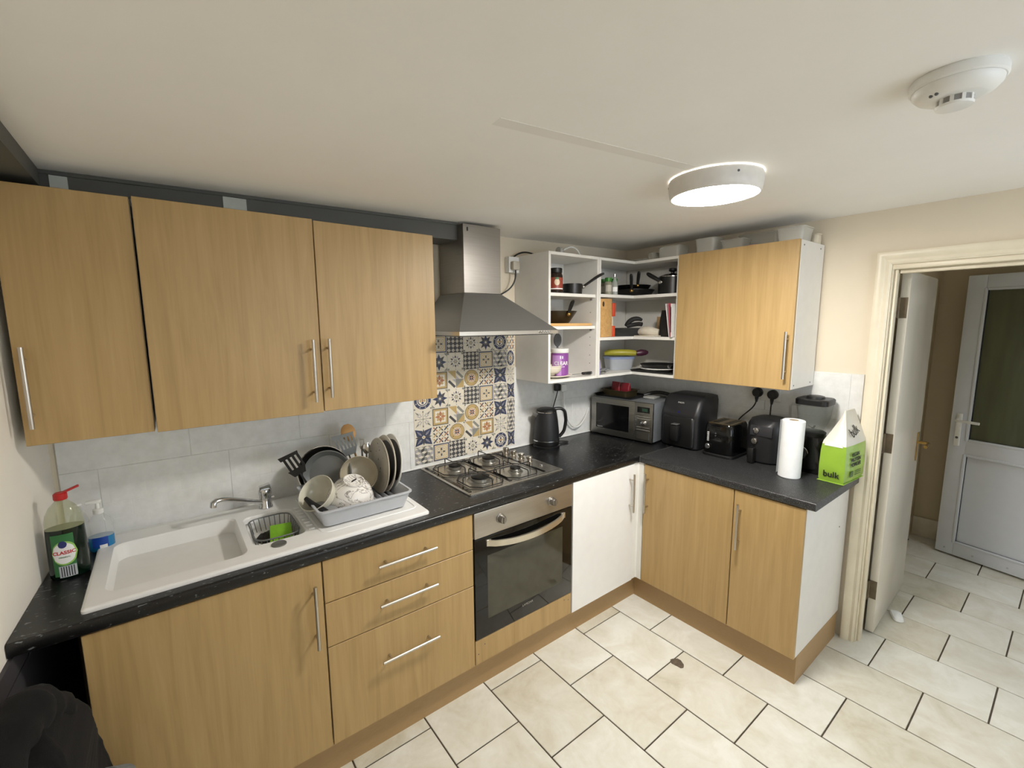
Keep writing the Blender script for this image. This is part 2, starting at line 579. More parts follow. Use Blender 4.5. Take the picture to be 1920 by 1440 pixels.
def wall_tiles(wall, spans, z0, z1, axis):
    for a0, a1 in spans:
        g = 0.0007
        mb = MB()
        if axis == 'x':
            mb.box(a0 + g, a1 - g, -0.008, 0.0, z0 + g, z1 - g, 0.0012, 1)
        else:
            mb.box(-0.008, 0.0, a0 + g, a1 - g, z0 + g, z1 - g, 0.0012, 1)
        mb.build('tile', spl_m, wall)
def spans(first, pitch, lo, hi):
    cuts = [lo] + [first + pitch * i for i in range(-12, 13) if lo + 0.01 < first + pitch * i < hi - 0.01] + [hi]
    return list(zip(cuts[:-1], cuts[1:]))
GROUT = mat('pale_grout', (206, 206, 200), 0.8)
MB().box(-3.055, -0.007, -0.0066, 0.0, 0.901, 1.405).build('grout', GROUT, wall_back)
MB().box(-0.0066, 0.0, -1.474, -0.001, 0.901, 1.405).build('grout', GROUT, wall_right)
wall_tiles(wall_back, spans(-2.555, 0.4, -3.055, -0.009), 0.901, 1.160, 'x')
wall_tiles(wall_back, spans(-2.68, 0.4, -3.055, -0.009), 1.160, 1.405, 'x')
wall_tiles(wall_right, spans(-0.815, 0.4, -1.474, -0.001), 0.901, 1.160, 'y')
wall_tiles(wall_right, spans(-0.62, 0.4, -1.474, -0.001), 1.160, 1.405, 'y')
MB().box(-3.05, -0.01, -0.014, -0.008, 0.9005, 0.909, 0.002, 1).build('sealant_bead', WHITEPLA, wall_back)

# ------------------------------------------------------------------ patterned stick-on tiles behind the hob
PAL = [mat('print_cream', (222, 214, 196), 0.35, var=0.03), mat('print_navy', (58, 66, 92), 0.35), mat('print_grey', (136, 136, 128), 0.35),
       mat('print_ochre', (186, 160, 108), 0.35), mat('print_rust', (176, 122, 88), 0.35), mat('print_charcoal', (74, 74, 76), 0.35),
       mat('print_lilac', (176, 170, 172), 0.35), mat('print_white', (232, 228, 218), 0.35)]
CR, NV, GR, OC, RU, CH, LI, WH = range(8)
TS = 0.0985
class Print:
    """flat shapes on one 98 mm sticker, u,v in 0..1"""
    def __init__(self, bgc=CR):
        self.mb = MB(); self.k = 0
        s = TS
        self.mb.mi = bgc
        self.mb.box(0.0006, s - 0.0006, -0.0012, 0.0, 0.0006, s - 0.0006)
        self.mb.mi = 0
    def P(self, c, pts):
        self.k += 1
        y = -0.0012 - 0.00004 * self.k
        self.mb.mi = c
        pts = [(min(0.985, max(0.015, u)), min(0.985, max(0.015, w))) for u, w in pts]
        self.mb.poly([(u * TS, y, w * TS) for u, w in pts])
        return self
    def R(self, c, u0, u1, v0, v1):
        return self.P(c, [(u0, v0), (u1, v0), (u1, v1), (u0, v1)])
    def C(self, c, u, v, r, n=20):
        return self.P(c, [(u + r * math.cos(2 * PI * i / n), v + r * math.sin(2 * PI * i / n)) for i in range(n)])
    def petal(self, c, ang, r0, r1, w, cu=0.5, cv=0.5):
        d = (math.cos(ang), math.sin(ang)); q = (-d[1], d[0])
        m = (r0 + r1) / 2
        pt = lambda r, s: (cu + d[0] * r + q[0] * s, cv + d[1] * r + q[1] * s)
        return self.P(c, [pt(r0, 0), pt(m * 0.9, -w), pt(r1, 0), pt(m * 0.9, w)])
    def bar(self, c, u0, v0, u1, v1, w):
        L = math.hypot(u1 - u0, v1 - v0); q = (-(v1 - v0) / L * w, (u1 - u0) / L * w)
        return self.P(c, [(u0 + q[0], v0 + q[1]), (u0 - q[0], v0 - q[1]), (u1 - q[0], v1 - q[1]), (u1 + q[0], v1 + q[1])])
    def done(self):
        return self.mb.mesh('decor_tile', PAL, smooth=0)
def corners(p, c, s=0.09):
    for u in (0.0, 1.0):
        for w in (0.0, 1.0):
            p.R(c, min(u, abs(u - s)), max(u, abs(u - s)), min(w, abs(w - s)), max(w, abs(w - s)))
    return p
def motif_C():
    p = corners(Print(), GR, 0.1).C(NV, .5, .5, .46).C(CR, .5, .5, .31).C(NV, .5, .5, .27).C(CR, .5, .5, .22)
    for i in range(4):
        a = PI / 2 * i
        p.C(NV if i % 2 else OC, .5 + .11 * math.cos(a), .5 + .11 * math.sin(a), .065, 8)
    for i in range(8):
        a = PI / 4 * i + PI / 8
        p.C(LI, .5 + .385 * math.cos(a), .5 + .385 * math.sin(a), .04, 6)
    return p.C(RU, .5, .5, .05, 8).done()
def motif_S():
    p = Print()
    for u, w, su, sw in ((0, 0, 1, 1), (1, 0, -1, 1), (0, 1, 1, -1), (1, 1, -1, -1)):
        p.P(GR, [(u, w), (u + su * .2, w), (u, w + sw * .2)])
    for i in range(8):
        p.petal(NV if i % 2 == 0 else CH, PI / 4 * i, 0.03, .46, .095)
    return p.C(CR, .5, .5, .05, 8).done()
def motif_F():
    p = corners(Print(), GR, 0.12)
    for i in range(12):
        a = PI / 6 * i
        p.petal(CH if i % 2 else LI, a, .17, .36, .055)
    for i in range(6):
        p.petal(GR, PI / 3 * i, .03, .15, .04)
    for i in range(4):
        a = PI / 2 * i
        p.C(LI, .5 + .43 * math.cos(a), .5 + .43 * math.sin(a), .035, 6)
    return p.C(OC, .5, .5, .035, 6).done()
def motif_D():
    p = Print(CH)
    for i in range(4):
        for j in range(4):
            u, w = .125 + .25 * i, .125 + .25 * j
            p.P(CR, [(u - .105, w), (u, w - .105), (u + .105, w), (u, w + .105)])
            p.P(GR, [(u - .07, w), (u, w - .07), (u + .07, w), (u, w + .07)])
            p.C(WH, u, w, .028, 6)
    return p.done()
def framed(c_frame, c_in, c_a, c_b):
    p = Print().R(c_frame, .03, .97, .03, .97).R(CR, .09, .91, .09, .91).R(c_in, .12, .88, .12, .88).R(CR, .17, .83, .17, .83)
    for u in (.335, .665):
        for w in (.335, .665):
            p.R(c_a, u - .115, u + .115, w - .115, w + .115).R(CR, u - .08, u + .08, w - .08, w + .08).P(c_a, [(u - .05, w), (u, w - .05), (u + .05, w), (u, w + .05)])
    for i in range(4):
        p.petal(c_b, PI / 2 * i, .04, .3, .045)
    return p.C(c_a, .5, .5, .045, 8).done()
def motif_Q(): return framed(NV, OC, OC, CH)
def motif_R():
    p = Print().R(CH, .03, .97, .03, .97).R(OC, .07, .93, .07, .93).R(CR, .17, .83, .17, .83)
    for i in range(4):
        p.petal(RU, PI / 2 * i, .0, .33, .10)
        p.petal(OC, PI / 2 * i + PI / 4, .1, .38, .07)
    p.R(RU, .43, .57, .43, .57).C(CR, .5, .5, .05, 8)
    for u in (.27, .73):
        for w in (.27, .73):
            p.C(WH, u, w, .045, 6)
    return p.done()
def motif_B():
    p = Print()
    h = .25
    for j in range(-1, 5):
        for i in range(-1, 4):
            u = .333 * i + (.1665 if j % 2 else 0); w = .25 * j
            p.P(GR, [(u, w), (u + .1665, w - .085), (u + .1665, w + .085), (u, w + .17)])
            p.P(CH if (i + j) % 2 else LI, [(u + .1665, w - .085), (u + .333, w), (u + .333, w + .17), (u + .1665, w + .085)])
    return p.done()
def motif_X():
    p = Print()
    cs = [NV, OC, CH, RU]
    k = 0
    for i in range(3):
        for j in range(3):
            u, w = .17 + .33 * i, .17 + .33 * j
            p.bar(cs[k % 4], u - .12, w - .12, u + .12, w + .12, .035)
            p.bar(cs[(k + 1) % 4], u - .12, w + .12, u - .03, w + .03, .035)
            p.bar(cs[(k + 1) % 4], u + .03, w - .03, u + .12, w - .12, .035)
            k += 1
    for i in range(2):
        for j in range(2):
            p.C(CH, .335 + .33 * i, .335 + .33 * j, .03, 4)
    return p.done()
def motif_O():
    p = corners(Print(), CH, 0.08).C(CH, .5, .5, .47).C(OC, .5, .5, .445).C(CR, .5, .5, .25).C(RU, .5, .5, .22).C(CR, .5, .5, .19)
    for i in range(8):
        p.petal(NV if i % 2 else RU, PI / 4 * i, .02, .2, .05)
    for i in range(4):
        a = PI / 4 + PI / 2 * i
        p.C(CH, .5 + .345 * math.cos(a), .5 + .345 * math.sin(a), .03, 6)
    return p.done()
def motif_K():
    p = Print()
    p.R(OC, 0, .5, .5, 1).R(GR, .5, 1, 0, .5)
    p.P(CR, [(0, .5), (.5, .5), (0, 1)]).P(OC, [(.5, 0), (1, 0), (1, .5)])
    p.bar(GR, .56, .94, .94, .56, .07).bar(CH, .06, .44, .44, .06, .07)
    p.P(LI, [(.5, .5), (.72, .5), (.5, .72)]).P(LI, [(.5, .5), (.28, .5), (.5, .28)])
    return p.done()
def motif_N():
    p = Print()
    for i in range(4):
        a = PI / 4 + PI / 2 * i
        p.petal(NV, a, .02, .66, .21)
        p.petal(CH, PI / 2 * i, .06, .46, .085)
        p.petal(LI, a, .14, .5, .05)
        p.petal(NV, a, .2, .46, .02)
    return p.C(CR, .5, .5, .09, 10).C(OC, .5, .5, .05, 8).done()
def motif_L():
    p = Print()
    for i in range(4):
        a = PI / 2 * i
        d = (math.cos(a), math.sin(a))
        p.bar(GR, .5, .5, .5 + d[0] * .46, .5 + d[1] * .46, .012)
        p.petal(CH, a, .36, .47, .04)
        for s in (-1, 1):
            for r in (.14, .25):
                a2 = a + s * .55
                p.petal(LI, a2, r, r + .16, .035)
        p.petal(GR, a + PI / 4, .3, .6, .05)
    return p.C(GR, .5, .5, .04, 8).done()
MOT = dict(C=motif_C(), S=motif_S(), F=motif_F(), D=motif_D(), Q=motif_Q(), R=motif_R(), B=motif_B(), X=motif_X(), O=motif_O(), K=motif_K(), N=motif_N(), L=motif_L())
ROWS = ['BQDFSCN', 'NXOKRLB', 'LRKOXNB', 'CSFDQBN', 'ORKOXNL', 'KSFDQBC', 'XQDFSCX']
SX = [-1.728, -1.621, -1.520, -1.417, -1.316, -1.215, -1.116]
for j, row in enumerate(ROWS):
    for i, ch in enumerate(row):
        t = add('decor_tile', MOT[ch], wall_back)
        w = 0.058 if i == 6 else (SX[i + 1] - SX[i])
        t.location = (SX[i], -0.0085, 0.921 + j * TS)
        t.scale = (w / TS if i < 6 else 0.6, 1, 1)

# ------------------------------------------------------------------ doorway trim and doors
trim = thing('trim_1', 'cream painted doorway lining and architrave', 'door frame', (0, OY0, 0)); trim['kind'] = 'structure'
def arch_profile(s):
    # across the face (u from inner edge outwards), depth
    return [(0.0, 0.0), (0.0, -0.010), (0.010, -0.016), (0.022, -0.014), (0.03, -0.020), (0.05, -0.026), (0.057, -0.024), (0.060, 0.0)]
mb = MB()
prof = arch_profile(1)
mb.loft([[Vector((d, 0.0 + u, 0.0)) for u, d in prof], [Vector((d, 0.0 + u, OZ + u)) for u, d in prof]])
mb.build('architrave', CREAM_PAINT, trim)
mb = MB()
mb.loft([[Vector((d, OY1 - OY0 - u, 0.0)) for u, d in prof], [Vector((d, OY1 - OY0 - u, OZ + u)) for u, d in prof]])
mb.build('architrave', CREAM_PAINT, trim)
mb = MB()
mb.loft([[Vector((d, 0.0 + u, OZ + u)) for u, d in prof], [Vector((d, OY1 - OY0 - u, OZ + u)) for u, d in prof]])
mb.build('architrave_head', CREAM_PAINT, trim)
MB().box(-0.004, 0.112, -0.005, 0.0, 0, OZ, 0.002).build('jamb', CREAM_PAINT, trim)
MB().box(-0.004, 0.118, OY1 - OY0, OY1 - OY0 + 0.022, 0, OZ, 0.003).build('jamb', CREAM_PAINT, trim)
MB().box(-0.004, 0.118, OY1 - OY0, 0.0, OZ - 0.022, OZ, 0.003).build('frame_head', CREAM_PAINT, trim)
MB().box(0.018, 0.062, -0.017, -0.005, 0, OZ - 0.022, 0.003).build('door_stop', CREAM_PAINT, trim)
MB().box(0.038, 0.064, OY1 - OY0 + 0.02, -0.02, OZ - 0.04, OZ - 0.022, 0.003).build('door_stop', CREAM_PAINT, trim)

DOORWHITE = mat('white_gloss_paint', (226, 220, 206), 0.2, var=0.03, nscale=6)
d1 = thing('door_1', 'white painted wooden door standing open into the hall', 'door', (0.140, -1.583, 0)); d1['kind'] = 'structure'
d1.rotation_euler = (0, 0, math.radians(1.5))
MB().box(0.0, 0.70, 0.0, 0.036, 0.012, 1.905, 0.002).build('door_leaf', DOORWHITE, d1)
HINGE = mat('dull_steel_hinge', (128, 116, 98), 0.5, 0.7, var=0.2)
for z in (0.20, 1.0, 1.68):
    mb = MB()
    mb.box(-0.0025, 0.0, 0.004, 0.036, z, z + 0.1).cyl((-0.006, 0.037, z), (-0.006, 0.037, z + 0.1), 0.006, n=10)
    mb.box(-0.04, -0.006, 0.036, 0.0385, z, z + 0.1)
    mb.build('hinge', HINGE, d1)
h = MB().box(0.615, 0.655, -0.005, 0.0, 0.84, 1.01, 0.002).build('handle_plate', BRASS, d1)
MB().tube([(0.635, 0, 0.95), (0.635, -0.045, 0.95), (0.625, -0.052, 0.95), (0.53, -0.052, 0.948)], 0.009, 10).build('lever', BRASS, h)

UPVC = mat('white_upvc', (214, 218, 226), 0.3, var=0.015)
d2 = thing('door_2', 'white plastic outer door with frosted glass panel standing open', 'door', (1.632, -1.598, 0), -PI / 2 - math.radians(-11.5)); d2['kind'] = 'structure'
d2.rotation_euler = (0, 0, -PI / 2 - math.radians(11.5))
# local x runs along the leaf, local -y faces the kitchen
DW, DH = 0.84, 1.965
def frame_ring(mb, x0, x1, z0, z1, w, y0, y1, bev=0.004):
    mb.box(x0, x0 + w, y0, y1, z0, z1, bev).box(x1 - w, x1, y0, y1, z0, z1, bev)
    mb.box(x0 + w, x1 - w, y0, y1, z0, z0 + w, bev).box(x0 + w, x1 - w, y0, y1, z1 - w, z1, bev)
mb = MB(); frame_ring(mb, 0, DW, 0.012, DH, 0.095, -0.03, 0.03)
mb.box(0.09, DW - 0.09, -0.03, 0.03, 0.74, 0.85, 0.004)
mb.build('leaf_frame', UPVC, d2)
mb = MB(); frame_ring(mb, 0.085, DW - 0.085, 0.84, DH - 0.085, 0.018, -0.036, -0.02, 0.006)
mb.build('glazing_bead', UPVC, d2)
mb = MB(); frame_ring(mb, 0.085, DW - 0.085, 0.10, 0.75, 0.018, -0.036, -0.02, 0.006)
mb.build('glazing_bead', UPVC, d2)
fg, nt, b = new_mat('frosted_green_glass')
n = noise(nt, coords(nt, (5, 5, 0.6)), 3, 3)
nt.links.new(ramp(nt, n, [(0.3, srgb((104, 108, 84))), (0.7, srgb((128, 132, 104)))]), b.inputs['Base Color'])
setin(b, Roughness=0.35)
b.inputs['Transmission Weight'].default_value = 0.5
MB().box(0.10, DW - 0.10, -0.012, 0.012, 0.855, DH - 0.10).build('pane', fg, d2)
MB().box(0.10, DW - 0.10, -0.014, 0.014, 0.115, 0.735).build('lower_panel', UPVC, d2)
GASK = mat('dark_rubber_gasket', (30, 30, 44), 0.6)
mb = MB(); frame_ring(mb, 0.1, DW - 0.1, 0.853, DH - 0.098, 0.005, -0.022, -0.0125, 0.0); mb.build('gasket', GASK, d2)
mb = MB(); frame_ring(mb, 0.1, DW - 0.1, 0.113, 0.737, 0.004, -0.022, -0.0145, 0.0); mb.build('gasket', GASK, d2)
h = MB().box(0.03, 0.062, -0.042, -0.03, 0.80, 1.03, 0.006).build('handle_plate', WHITEPLA, d2)
MB().tube([(0.046, -0.04, 0.985), (0.046, -0.085, 0.985), (0.06, -0.092, 0.985), (0.165, -0.092, 0.983)], 0.009, 10).build('lever', WHITEPLA, h)
MB().cyl((0.046, -0.043, 0.86), (0.046, -0.0445, 0.86), 0.008).build('keyhole', DARKGREY, h)
for x in (0.05, 0.2, 0.37, 0.54):
    MB().cyl((x, -0.0315, 0.05), (x, -0.03, 0.05), 0.006, n=8).build('screw_cap', GREYPLA, d2)

# ------------------------------------------------------------------ steel beams under the ceiling
BEAM = mat('grey_primer_paint', (84, 84, 80), 0.55, var=0.06, nscale=5)
bm_ = thing('steel_beam', 'grey painted steel beam above the wall cupboards', 'beam', (0, 0, 2.03))
mb = MB()
mb.prism([(-3.06, 2.045 - 2.03), (-1.552, 2.072 - 2.03), (-1.552, ceil_z(-1.552) - 2.03 - 0.001), (-3.06, ceil_z(-3.06) - 2.03 - 0.001)], 'y', -0.20, -0.03)
mb.build('web', BEAM, bm_)
mb = MB()
mb.prism([(-3.06, ceil_z(-3.06) - 2.03 - 0.012), (-1.552, ceil_z(-1.552) - 2.03 - 0.012), (-1.552, ceil_z(-1.552) - 2.03 - 0.001), (-3.06, ceil_z(-3.06) - 2.03 - 0.001)], 'y', -0.206, -0.2)
mb.build('flange', BEAM, bm_)
TAPE = mat('pale_grey_tape', (196, 200, 192), 0.6)
for x0, x1 in ((-2.955, -2.915), (-2.518, -2.445)):
    zt = ceil_z(x0) - 2.03 - 0.013
    MB().box(x0, x1, -0.2025, -0.2, 0.02, zt).build('tape_patch', TAPE, bm_)
bm2 = thing('steel_beam', 'dark steel beam along the side wall above the sink end', 'beam', (-3.0, -1.0, 2.03))
mb = MB()
mb.prism([(-0.10, 0.045), (0.025, 0.045), (0.025, ceil_z(-2.975) - 2.03 - 0.001), (-0.10, ceil_z(-3.10) - 2.03 - 0.001)], 'y', -1.9, 0.79)
mb.build('web', BEAM, bm2)
# ------------------------------------------------------------------ kitchen units
# local frame: x to the right along the wall, y towards the wall, front faces -y
F = -0.594
RZB = -PI / 2            # units on the right-hand wall
HSHAD = 0.032
def bar_handle(parent, x0, z0, x1, z1, y, r=0.006, inset=0.036):
    """bar handle standing off a front at depth y; (x0,z0)-(x1,z1) are the bar's ends"""
    mb = MB()
    a, c = Vector((x0, y - HSHAD, z0)), Vector((x1, y - HSHAD, z1))
    mb.cyl(a, c, r, n=14)
    d = (c - a).normalized()
    for p in (a + d * inset, c - d * inset):
        mb.cyl(p, (p.x, y, p.z), r * 0.75, n=10)
    return mb.build('handle', HANDLE, parent)

def carcass(mb, x0, x1, y0, y1, z0, z1, t=0.016, back=True):
    mb.box(x0, x0 + t, y0, y1, z0, z1).box(x1 - t, x1, y0, y1, z0, z1)
    mb.box(x0 + t, x1 - t, y0, y1, z0, z0 + t).box(x0 + t, x1 - t, y0, y1, z1 - t, z1)
    if back:
        mb.box(x0 + t, x1 - t, y1 - 0.006, y1, z0 + t, z1 - t)

def base_cabinet(name, label, x0, x1, rz=0.0, m=None, door=True, handle=None, side=None, dz=(0.0, 0.716), z0=0.142, dm=None):
    m = m or WOOD
    xc = (x0 + x1) / 2; w = x1 - x0
    loc = (xc, 0, z0) if rz == 0 else (0, -xc, z0)
    t = thing(name, label, 'cupboard', loc, rz)
    mb = MB(); carcass(mb, -w / 2, w / 2, F + 0.02, -0.03, 0, 0.719)
    mb.build('body', WHITE, t)
    if door:
        d = MB().box(-w / 2 + 0.001, w / 2 - 0.001, F, F + 0.018, dz[0], dz[1], 0.0012, 1).build('door', dm or m, t)
        if handle:
            bar_handle(d, *handle, F)
    return t

# sink unit
t = base_cabinet('sink_cupboard', 'beech cupboard with one wide door under the sink', -2.970, -2.366, handle=(0.270, 0.650 - 0.0, 0.270, 0.419))
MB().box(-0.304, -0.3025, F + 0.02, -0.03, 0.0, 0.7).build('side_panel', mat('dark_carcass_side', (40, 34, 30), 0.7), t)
# drawer unit
x0, x1 = -2.363, -1.748
t = thing('drawer_unit', 'beech unit of three drawers between sink and oven', 'drawers', ((x0 + x1) / 2, 0, 0.142))
w = x1 - x0
mb = MB(); carcass(mb, -w / 2, w / 2, F + 0.02, -0.03, 0, 0.719); mb.build('body', WHITE, t)
xa, xb = -2.177 - (x0 + x1) / 2, -1.938 - (x0 + x1) / 2
for za, zb, zh in ((0.701, 0.858, 0.783), (0.532, 0.6975, 0.626), (0.142, 0.5285, 0.396)):
    d = MB().box(-w / 2 + 0.001, w / 2 - 0.001, F, F + 0.018, za - 0.142, zb - 0.142, 0.0012, 1).build('drawer_front', WOOD, t)
    bar_handle(d, xa, zh - 0.142, xb, zh - 0.142, F)

# oven housing and oven
x0, x1 = -1.746, -1.143
xc = (x0 + x1) / 2
t = thing('oven_housing', 'beech housing board below the built-in oven', 'cupboard', (xc, 0, 0.142))
mb = MB()
mb.box(-0.3015, -0.2855, F + 0.02, -0.03, 0, 0.719).box(0.2855, 0.3015, F + 0.02, -0.03, 0, 0.719).box(-0.2855, 0.2855, F + 0.02, -0.03, 0.0, 0.016).box(-0.2855, 0.2855, F + 0.03, -0.03, 0.10, 0.116)
mb.build('body', WHITE, t)
fb = MB().box(-0.3005, 0.3005, F, F + 0.018, 0.0, 0.117, 0.0012, 1).build('filler_board', WOOD, t)
for x, z in ((-0.285, 0.05), (-0.25, 0.085), (0.25, 0.095), (0.28, 0.085)):
    MB().cyl((x, F - 0.0004, z), (x, F + 0.001, z), 0.003, n=8).build('screw_hole', DARKGREY, fb)

OVG = mat('black_oven_glass', (12, 12, 11), 0.06, var=0.1)
OVW = mat('brown_oven_window', (66, 64, 52), 0.07, var=0.1)
ov = thing('oven', 'built-in steel and black glass oven under the hob', 'oven', (xc, 0, 0.263))
W2 = 0.2975
MB().box(-0.28, 0.28, F + 0.022, -0.05, 0.0, 0.585).build('body', DARKGREY, ov)
pn = MB().box(-W2, W2, F - 0.004, F + 0.02, 0.478, 0.596, 0.003).build('control_panel', STEEL_H, ov)
for x in (-1.604 - xc, -1.293 - xc):
    mb = MB(); mb.lathe([(0.022, 0), (0.022, 0.004), (0.0185, 0.006), (0.0175, 0.026), (0.0155, 0.029)], M=Matrix.Rotation(PI / 2, 4, 'X'), c=(x, F - 0.004, 0.540), n=20)
    mb.box(x - 0.003, x + 0.003, F - 0.037, F - 0.03, 0.524, 0.556, 0.001)
    mb.build('knob', STEEL, ov)
dr = MB().box(-W2, W2, F - 0.002, F + 0.02, 0.0, 0.474, 0.002).build('oven_door', OVG, ov)
MB().box(-0.231, 0.231, F - 0.0026, F - 0.0015, 0.083, 0.385).build('window', OVW, dr)
# curved flat handle
top, bot = [], []
rings = []
for i in range(17):
    s = -1 + 2 * i / 16
    x = 0.232 * s
    y = F - 0.012 - 0.034 * (1 - s * s) ** 0.6
    dz = 0.447 - 0.020 * (1 - s * s)
    rings.append([(x, y, dz - 0.014), (x, y, dz + 0.014), (x, y + 0.009, dz + 0.014), (x, y + 0.009, dz - 0.014)])
mb = MB().loft(rings)
for s in (-1, 1):
    mb.box(s * 0.228 - 0.012, s * 0.228 + 0.012, F - 0.013, F - 0.001, 0.433, 0.461, 0.002)
mb.build('handle', mat('polished_handle', (214, 206, 190), 0.2, 0.85), dr)
lettering('LAMONA', 0.016, mat('silver_print', (170, 168, 160), 0.4, 0.5), dr, (0.0, F - 0.0032, 0.062))

# white corner unit
t = base_cabinet('corner_cupboard', 'white corner base cupboard beside the oven', -1.141, -0.620, dm=WHITE_GLOSS)
for c in list(t.children):
    if c.name.startswith('door'):
        c.data.transform(Matrix.Translation((0, 0, 0)))
        door = c
# the door stops short of the corner post
door.data = MB().box(-0.2595, 0.2425, F - 0.004, F + 0.016, 0.0, 0.718, 0.0012, 1).mesh('door', WHITE_GLOSS)
xc = (-1.141 - 0.620) / 2
bar_handle(door, -0.682 - xc, 0.671, -0.682 - xc, 0.445, F - 0.004)
mb = MB()
mb.prism([(-0.636 - xc, F + 0.002), (-0.600 - xc, F + 0.002), (-0.594 - xc, F - 0.004), (-0.594 - xc, -0.628), (-0.576 - xc, -0.628), (-0.576 - xc, F + 0.02), (-0.636 - xc, F + 0.02)], 'z', 0.0, 0.719)
mb.build('corner_post', WHITE, t)

# right-hand run
t = base_cabinet('base_cupboard', 'wide beech base cupboard under the toaster, next to the corner', 0.631, 1.149, rz=RZB, handle=(0.661 - 0.890, 0.670, 0.661 - 0.890, 0.436))
t = base_cabinet('base_cupboard', 'narrow beech base cupboard at the doorway end under the kitchen roll', 1.152, 1.445, rz=RZB, handle=(1.185 - 1.2985, 0.659, 1.185 - 1.2985, 0.430))
for c in list(t.children):
    if c.name.startswith('door'):
        c.data = MB().box(-0.1455, 0.1605, F, F + 0.018, 0.0, 0.716, 0.0012, 1).mesh('door', WOOD)
MB().box(0.1465, 0.1605, F + 0.019, -0.012, -0.0, 0.719, 0.001, 1).build('end_panel', WHITE, t)
MB().cyl((0.1605, -0.12, 0.5), (0.162, -0.12, 0.5), 0.004, n=8).build('screw_hole', DARKGREY, t)

# plinths
one('plinth', MB().box(-2.97, -0.558, -0.558, -0.54, 0.0, 0.142), WOOD_PLINTH, 'long brown plinth board under the sink and oven run', 'plinth')
one('plinth', MB().box(-0.558, -0.54, -1.459, -0.5585, 0.0, 0.142), WOOD_PLINTH, 'brown plinth board under the cupboards on the doorway wall', 'plinth')
one('plinth', MB().box(-0.539, -0.03, -1.459, -1.441, 0.0, 0.1415), WOOD_PLINTH, 'short brown plinth board at the doorway end below the white end panel', 'plinth')

# worktops
SX0, SX1, SY0, SY1 = -2.969, -1.930, -0.560, -0.030      # sink outline
HX0, HX1, HY0, HY1 = -1.706, -1.126, -0.510, -0.022      # hob outline
mb = MB()
ZT, ZB = 0.900, 0.862
xl0, xl1 = left_x(0) + 0.002, left_x(-0.6) + 0.002
def slab(mb, pts, z0, z1):
    mb.loft([[Vector((x, y, z0)) for x, y in pts], [Vector((x, y, z1)) for x, y in pts]])
hx0, hx1, hy0, hy1 = SX0 + 0.03, SX1 - 0.03, SY0 + 0.03, SY1 - 0.03
slab(mb, [(xl0, -0.001), (hx0, -0.001), (hx0, hy0), (xl0 - 0.0265, hy0)], ZB, ZT)
slab(mb, [(hx0, hy1), (hx0, -0.001), (hx1, -0.001), (hx1, hy1)], ZB, ZT)
slab(mb, [(xl0 - 0.0265, hy0), (-0.606, hy0), (-0.606, -0.594), (-0.606, -0.594), (xl1, -0.594)], ZB, ZT)
slab(mb, [(hx1, hy0), (hx1, -0.001), (-0.002, -0.001), (-0.002, -0.60), (-0.606, -0.60), (-0.606, hy0)], ZB, ZT)
# rounded front nosing
nose = [(-0.594, ZB), (-0.600, ZB + 0.002), (-0.602, ZB + 0.005), (-0.602, ZT - 0.006), (-0.600, ZT - 0.002), (-0.594, ZT)]
mb.loft([[Vector((xl1, y, z)) for y, z in nose], [Vector((-0.606, y, z)) for y, z in nose]])
wtA = one('worktop', mb, TOP_A, 'black flecked laminate worktop holding the sink and hob', 'worktop', smooth=50)
mb = MB()
nb = [(-0.594, ZB), (-0.600, ZB + 0.002), (-0.602, ZB + 0.005), (-0.602, ZT - 0.006), (-0.600, ZT - 0.002), (-0.594, ZT), (-0.002, ZT), (-0.002, ZB)]
mb.loft([[Vector((x, -0.609, z)) for x, z in nb], [Vector((x, -1.497, z)) for x, z in nb]])
one('worktop', mb, TOP_B, 'dark grey speckled worktop holding the toaster and kitchen roll', 'worktop', smooth=50)
one('joint_strip', MB().box(-0.603, -0.02, -0.6085, -0.6005, 0.864, 0.9035, 0.001, 1), mat('dull_aluminium', (104, 104, 102), 0.45, 0.8), 'dull metal joining strip between the two worktops', 'strip')

# ------------------------------------------------------------------ wall cupboards over the sink
def wall_cabinet(label, x0, x1, z0, z1, rz=0.0, handle=None, proud=0.0, side=WHITE, zd=None):
    xc = (x0 + x1) / 2; w = x1 - x0
    loc = (xc, 0, z0) if rz == 0 else (0, -xc, z0)
    t = thing('wall_cupboard', label, 'cupboard', loc, rz)
    h = z1 - z0
    mb = MB(); carcass(mb, -w / 2, w / 2, -0.300, -0.012, 0.002, h - 0.002); mb.build('body', side, t)
    y = -0.32 - proud
    d = MB().box(-w / 2 + 0.0015, w / 2 - 0.0015, y, y + 0.018, 0, h, 0.0012, 1).build('door', WOOD, t)
    hx, ha, hb = handle
    bar_handle(d, hx - xc, hb - z0, hx - xc, ha - z0, y)
    return t
wall_cabinet('narrow beech wall cupboard at the left end against the side wall', -3.064, -2.774, 1.330, 2.053, handle=(-3.040, 1.383, 1.612))
wall_cabinet('middle beech wall cupboard above the sink, door slightly proud', -2.770, -2.254, 1.328, 2.055, handle=(-2.287, 1.376, 1.612), proud=0.01)
wall_cabinet('right beech wall cupboard beside the cooker hood', -2.251, -1.751, 1.330, 2.053, handle=(-2.226, 1.386, 1.614))
t = wall_cabinet('beech wall cupboard with white side on the doorway wall', 0.6235, 1.256, 1.331, 2.055, rz=RZB, handle=(1.234, 1.388, 1.619))
for y, z in ((-0.27, 0.02), (-0.06, 0.02), (-0.27, 0.70), (-0.06, 0.70)):
    MB().cyl((0.3163, y, z), (0.3175, y, z), 0.004, n=8).build('screw_hole', DARKGREY, t)

